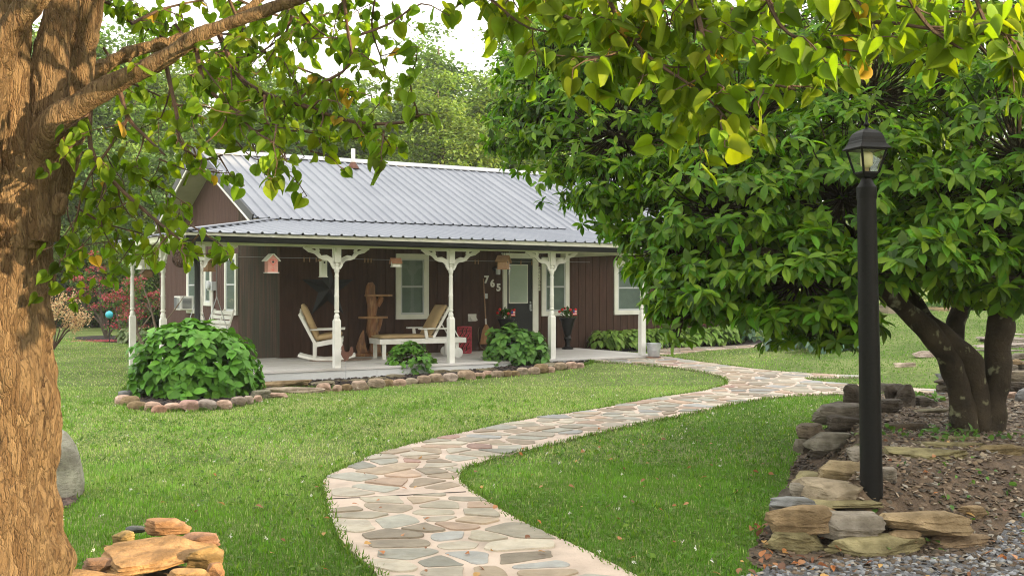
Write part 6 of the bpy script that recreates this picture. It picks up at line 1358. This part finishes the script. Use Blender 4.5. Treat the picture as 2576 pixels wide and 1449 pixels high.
# ---------------------------------------------------------------- grass blades
HOUSEF = [tuple(Hw(a, e, 0)[:2]) for a, e in ((-2.6, -3.12), (7.0, -3.12), (7.0, -.9), (11.8, -.9), (11.8, 9.7), (-.1, 9.7), (-.1, 2), (-2.6, 2))]
NOG = [PATH, WALK, MULCH, HBED, REDBED, smooth_poly(BED, 0), BAREL, [(p[0], p[1]) for p in GRAV], MBED2, BARET, HOUSEF, PILEB]
def blades(n, y0, y1, h, wd, bend=.5, name='grass', keepfrac=1.0, dry=.25):
    # sample in the visible wedge a bit wider than the view
    y = np.sqrt(rng.uniform(y0 ** 2, y1 ** 2, n)); x = rng.uniform(-.53, .53, n) * y
    m_ = np.ones(n, bool)
    for pl in NOG: m_ &= ~inpoly(x, y, pl)
    x = x[m_]; y = y[m_]; n = len(x); z = gsurfn(x, y)
    pn = np.sin(x * 1.7 + np.sin(y * 1.1) * 2) * np.cos(y * 1.4 + np.sin(x * .9)); pn2 = np.sin(x * 5.1 + y * 3.3) * np.sin(y * 4.7 - x * 2.2)
    H = h * rng.uniform(.5, 1.35, n) * (1 + .18 * pn2); th = rng.random(n) * 6.283; lean = rng.uniform(.1, 1.0, n) * bend
    dx, dy = np.cos(th), np.sin(th); w_ = wd * rng.uniform(.7, 1.3, n); px, py = -dy * w_ / 2, dx * w_ / 2
    b = np.stack([x, y, z - .004], 1); V = np.empty((n, 5, 3))
    V[:, 0] = b + np.stack([px, py, 0 * px], 1); V[:, 1] = b - np.stack([px, py, 0 * px], 1)
    md = b + np.stack([dx * H * lean * .35, dy * H * lean * .35, H * .6], 1); V[:, 2] = md + np.stack([px, py, 0 * px], 1) * .8; V[:, 3] = md - np.stack([px, py, 0 * px], 1) * .8
    V[:, 4] = b + np.stack([dx * H * lean, dy * H * lean, H * (1.0 - .25 * lean)], 1)
    T = np.array([(0, 1, 3), (0, 3, 2), (2, 3, 4)])[None] + (np.arange(n) * 5)[:, None, None]
    pn3 = np.sin(x * .9 + 2 * np.sin(y * .35)) * np.sin(y * .8 + x * .5)
    base = np.stack([.235 + .04 * pn, .385 + .035 * pn, .082 + .015 * pn], 1) * (1 + .16 * pn2 + .14 * pn3)[:, None] * (1 + rng.normal(0, .2, (n, 1))).clip(.5, 1.6)
    lush_shade = np.clip(.25 + .9 * sst(x - (y - 9) * .42, -.4, 1.2) + .8 * (1 - sst(y, 6.5, 9)) + .15 * pn, 0, 1)  # deep green right and near, part of it canopy shade put into colour
    base = base * (1 - lush_shade[:, None]) + base * lush_shade[:, None] * np.array([[.42, .56, .26]])
    dr = (rng.random(n) < dry * (1 + .6 * pn) * (1.7 - 1.5 * lush_shade))[:, None]; base = np.where(dr, np.array([[.48, .50, .26]]) * rng.uniform(.7, 1.2, (n, 1)), base)
    C = np.repeat(base[:, None, :], 5, 1)
    return V.reshape(-1, 3), T.reshape(-1, 3), C.reshape(-1, 3)
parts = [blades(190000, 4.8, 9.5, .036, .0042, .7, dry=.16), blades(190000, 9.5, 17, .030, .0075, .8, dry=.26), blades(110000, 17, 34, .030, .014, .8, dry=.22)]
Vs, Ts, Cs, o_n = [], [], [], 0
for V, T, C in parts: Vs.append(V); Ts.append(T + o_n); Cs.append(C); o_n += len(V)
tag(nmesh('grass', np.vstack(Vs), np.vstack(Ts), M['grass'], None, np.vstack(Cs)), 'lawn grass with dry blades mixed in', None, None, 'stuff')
# edge tufts along path, beds
def edge_tufts(polys, n, h, spread):
    P_ = []
    for pl in polys:
        a = np.array(pl); b = np.roll(a, -1, 0); L_ = np.hypot(*(b - a).T); k = rng.choice(len(a), n, p=L_ / L_.sum()); t = rng.random((n, 1)); p = a[k] * (1 - t) + b[k] * t; P_.append(p + rng.normal(0, spread, (n, 2)))
    p = np.vstack(P_); p = p[(p[:, 1] > 4.8) & (p[:, 1] < 28)]; n = len(p); z = gsurfn(p[:, 0], p[:, 1]); sc_ = np.clip(p[:, 1] / 9, .8, 2.4)
    V, T = LEAF_LOW; d = np.stack([rng.normal(0, .45, n), rng.normal(0, .45, n), np.ones(n)], 1); Vp = V * np.array([.32, 1, 1])
    return scatter_leaves((Vp, T), np.stack([p[:, 0], p[:, 1], z], 1), d, rand_unit(n), h * rng.uniform(.5, 1.3, n), leafcol(n, (.09, .17, .03), .25, .2))
V, T, C = edge_tufts([PATH, HBED, MULCH], 11000, .055, .022); tag(nmesh('edge_grass', V, T, M['grass'], None, C), kind='stuff')
# broadleaf weeds and clover
def scat_ground(n, y0, y1, xf=(-.53, .53), keep=None):
    y = np.sqrt(rng.uniform(y0 ** 2, y1 ** 2, n)); x = rng.uniform(xf[0], xf[1], n) * y; m_ = np.ones(n, bool)
    for pl in NOG: m_ &= ~inpoly(x, y, pl)
    x, y = x[m_], y[m_]; return x, y, gsurfn(x, y)
x, y, z = scat_ground(16000, 4.9, 13); n = len(x); c_ = np.sin(x * 2.1) * np.cos(y * 1.7 + x) > -.15; x, y, z = x[c_], y[c_], z[c_]; n = len(x)
V, T, C = scatter_leaves(LEAF_OVATE, np.stack([x, y, z + rng.uniform(.012, .04, n)], 1), rand_unit(n) * np.array([1, 1, .3]), rand_unit(n) * .5 + np.array([0, 0, 1]), rng.uniform(.018, .042, n), leafcol(n, (.085, .17, .03), .25, .25))
tag(nmesh('clover_leaves', V, T, M['grass'], None, C), kind='stuff')
x, y, z = scat_ground(260, 5.2, 17); n = len(x); pos = np.repeat(np.stack([x, y, z + .05], 1), 8, 0) + rng.normal(0, .004, (n * 8, 3)); k = len(pos)
V, T, C = scatter_leaves(LEAF_LOW, pos, rand_unit(k), rand_unit(k), np.full(k, .013), np.tile((.75, .76, .70), (k, 1))); tag(nmesh('clover_flowers', V, T, M['petal'], None, C), kind='stuff')
# chips: gravel, mulch, dirt litter
def chips(name, poly, n, size, pal, flat=.35, zoff=.012, mat='chip', y0=0, xr=None):
    xs_ = [p[0] for p in poly]; ys_ = [p[1] for p in poly]; x = rng.uniform(min(xs_), max(xs_), n); y = rng.uniform(max(min(ys_), y0), max(ys_), n); k = inpoly(x, y, poly) & (np.abs(x) < y * .56)
    x, y = x[k], y[k]; n = len(x); z = gsurfn(x, y) + zoff + rng.random(n) * size * .3
    b = np.array([(-.5, -.4, 0), (.5, -.45, 0), (.6, .3, 0), (-.35, .5, 0), (-.4, -.3, .8), (.35, -.35, .7), (.45, .2, 1.0), (-.25, .35, .75)]) * np.array([1, 1, flat])
    Tq = np.array([(0, 1, 5), (0, 5, 4), (1, 2, 6), (1, 6, 5), (2, 3, 7), (2, 7, 6), (3, 0, 4), (3, 4, 7), (4, 5, 6), (4, 6, 7)])
    pal = np.array(pal); cc = pal[rng.integers(len(pal), size=n)] * rng.uniform(.65, 1.3, (n, 1)); d = rand_unit(n) * np.array([1, 1, .35])
    V, T, C = scatter_leaves((b, Tq), np.stack([x, y, z], 1), d, rand_unit(n) * .45 + np.array([0, 0, 1]), size * rng.uniform(.45, 1.5, n), cc)
    return tag(nmesh(name, V, T, M[mat], None, C), kind='stuff')
GP = [(.24, .245, .26), (.17, .175, .19), (.32, .32, .32), (.12, .12, .13), (.28, .25, .21), (.20, .20, .22)]
chips('gravel', [(p[0], p[1]) for p in GRAV], 16000, .026, GP, y0=5.2)
DP = [(.26, .19, .12), (.18, .12, .07), (.34, .27, .19), (.12, .08, .05), (.24, .21, .17), (.10, .07, .045)]
chips('bed_litter', BED, 22000, .030, DP, .14)
chips('bed_litter', PILEB, 2500, .030, [(.10, .07, .045), (.06, .045, .03), (.16, .11, .07)], .2)
chips('bed_litter', BAREL, 3500, .030, [(.10, .07, .045), (.06, .045, .03), (.16, .11, .07)], .2)
chips('mulch_chips', MULCH, 9000, .05, [(.035, .022, .018), (.02, .014, .012), (.06, .04, .03)], .25); chips('mulch_chips', HBED, 7000, .05, [(.035, .022, .018), (.02, .014, .012), (.06, .04, .03)], .25)
chips('mulch_chips', BARET, 900, .04, [(.16, .10, .08), (.09, .06, .05)], .25)
# fallen brown and yellow leaves
def fallen(n, reg, size, name='fallen_leaves'):
    p = []
    while len(p) < n:
        x0, x1, y0, y1 = random.choice(reg); p.append((random.uniform(x0, x1), random.uniform(y0, y1)))
    p = np.array(p); k = len(p); pal = np.array([(.42, .16, .05), (.30, .13, .06), (.50, .30, .10), (.25, .12, .07), (.46, .22, .10)]); cc = pal[rng.integers(5, size=k)] * rng.uniform(.7, 1.2, (k, 1))
    V, T, C = scatter_leaves(LEAF_OVATE, np.stack([p[:, 0], p[:, 1], gsurfn(p[:, 0], p[:, 1]) + .045], 1), rand_unit(k) * np.array([1, 1, .3]), rand_unit(k) * .7 + np.array([0, 0, 1]), size * rng.uniform(.5, 1.2, k), cc)
    return tag(nmesh(name, V, T, M['petal'], None, C), kind='stuff')
fallen(95, [(1.2, 1.8, 5.7, 6.2), (1.3, 2.9, 5.4, 6.0), (2.6, 3.3, 5.9, 6.9), (1.4, 1.9, 6.2, 7.0)], .06)
fallen(60, [(2.0, 4.5, 7.0, 9.2), (-1.8, 1.5, 5.5, 9)], .045)
# low green weeds in the bed
q = []
for cx, cy, n_, s_ in ((3.15, 6.55, 14, .035), (2.7, 6.7, 10, .03), (3.35, 7.3, 12, .04), (3.6, 8.6, 60, .05), (3.1, 8.7, 30, .05), (4.2, 8.5, 40, .05), (2.3, 6.28, 10, .05), (3.5, 6.3, 12, .03), (2.9, 7.1, 10, .03), (4.4, 11.4, 50, .07), (3.6, 11.9, 40, .07), (2.25, 6.45, 8, .05)):
    for _ in range(n_): q.append((cx + random.gauss(0, .16), cy + random.gauss(0, .14), s_))
q = np.array(q); k = len(q); V, T, C = scatter_leaves(LEAF_OVATE, np.stack([q[:, 0], q[:, 1], gsurfn(q[:, 0], q[:, 1]) + .03 + rng.random(k) * .04], 1), rand_unit(k), rand_unit(k) * .6 + np.array([0, 0, 1]), q[:, 2] * rng.uniform(.6, 1.5, k), leafcol(k, (.07, .16, .03)))
tag(nmesh('bed_weeds', V, T, M['leaf_hyd'], None, C), kind='stuff')

# unseen woods added on the low-sun side, right of and behind the camera: shaped to shade the lawn and the house and leave a gap that lets the sun reach the left tree
SD = np.array([math.sin(R(SUN_AZ)), math.cos(R(SUN_AZ))]); SP_ = np.array([-SD[1], SD[0]])
n = 34000; s_ = rng.uniform(5.3, 36, n); t_ = rng.uniform(23, 29, n); top = np.interp(s_, [5, 7.5, 9, 12.5, 14.5, 36], [7.8, 7.8, 7.8, 8.2, 12.5, 13.5]) + .4 * np.sin(s_ * 1.8); z = rng.random(n) * top
xy = s_[:, None] * SP_ + t_[:, None] * SD; k = n
V, T, C = scatter_leaves(LEAF_LOW, np.stack([xy[:, 0], xy[:, 1], z], 1), rand_unit(k), rand_unit(k), rng.uniform(.7, 1.3, k), leafcol(k, (.05, .09, .03)))
tag(nmesh('sun_block_woods', V, T, M['leaf_far'], None, C), kind='stuff')
# summer haze
m = bpy.data.materials.new('haze'); m.use_nodes = True; nt = m.node_tree; nt.nodes.clear(); o1 = N(nt, 'ShaderNodeOutputMaterial'); pv = N(nt, 'ShaderNodeVolumePrincipled')
pv.inputs['Color'].default_value = (.93, .95, .97, 1); pv.inputs['Density'].default_value = .0007; pv.inputs['Anisotropy'].default_value = .3; nt.links.new(pv.outputs['Volume'], o1.inputs['Volume'])
b = MB(); b.box(-110, 110, -50, 110, -1.5, 24); hz = b.build('haze', m, None); tag(hz, kind='stuff')

x, y, z = scat_ground(1500, 5.2, 15); k_ = 9; n = len(x); p = np.repeat(np.stack([x, y, z], 1), k_, 0); p[:, :2] += rng.normal(0, .018, (len(p), 2)); k = len(p)
Vp = LEAF_LOW[0] * np.array([.30, 1, 1]); V, T, C = scatter_leaves((Vp, LEAF_LOW[1]), p, np.stack([rng.normal(0, .5, k), rng.normal(0, .5, k), np.ones(k)], 1), rand_unit(k), rng.uniform(.035, .075, k), leafcol(k, (.10, .22, .03), .3, .3))
tag(nmesh('grass_tufts', V, T, M['grass'], None, C), kind='stuff')
fallen(70, [(-2.5, 2.2, 5.6, 10), (0, 2.2, 8, 12)], .05)
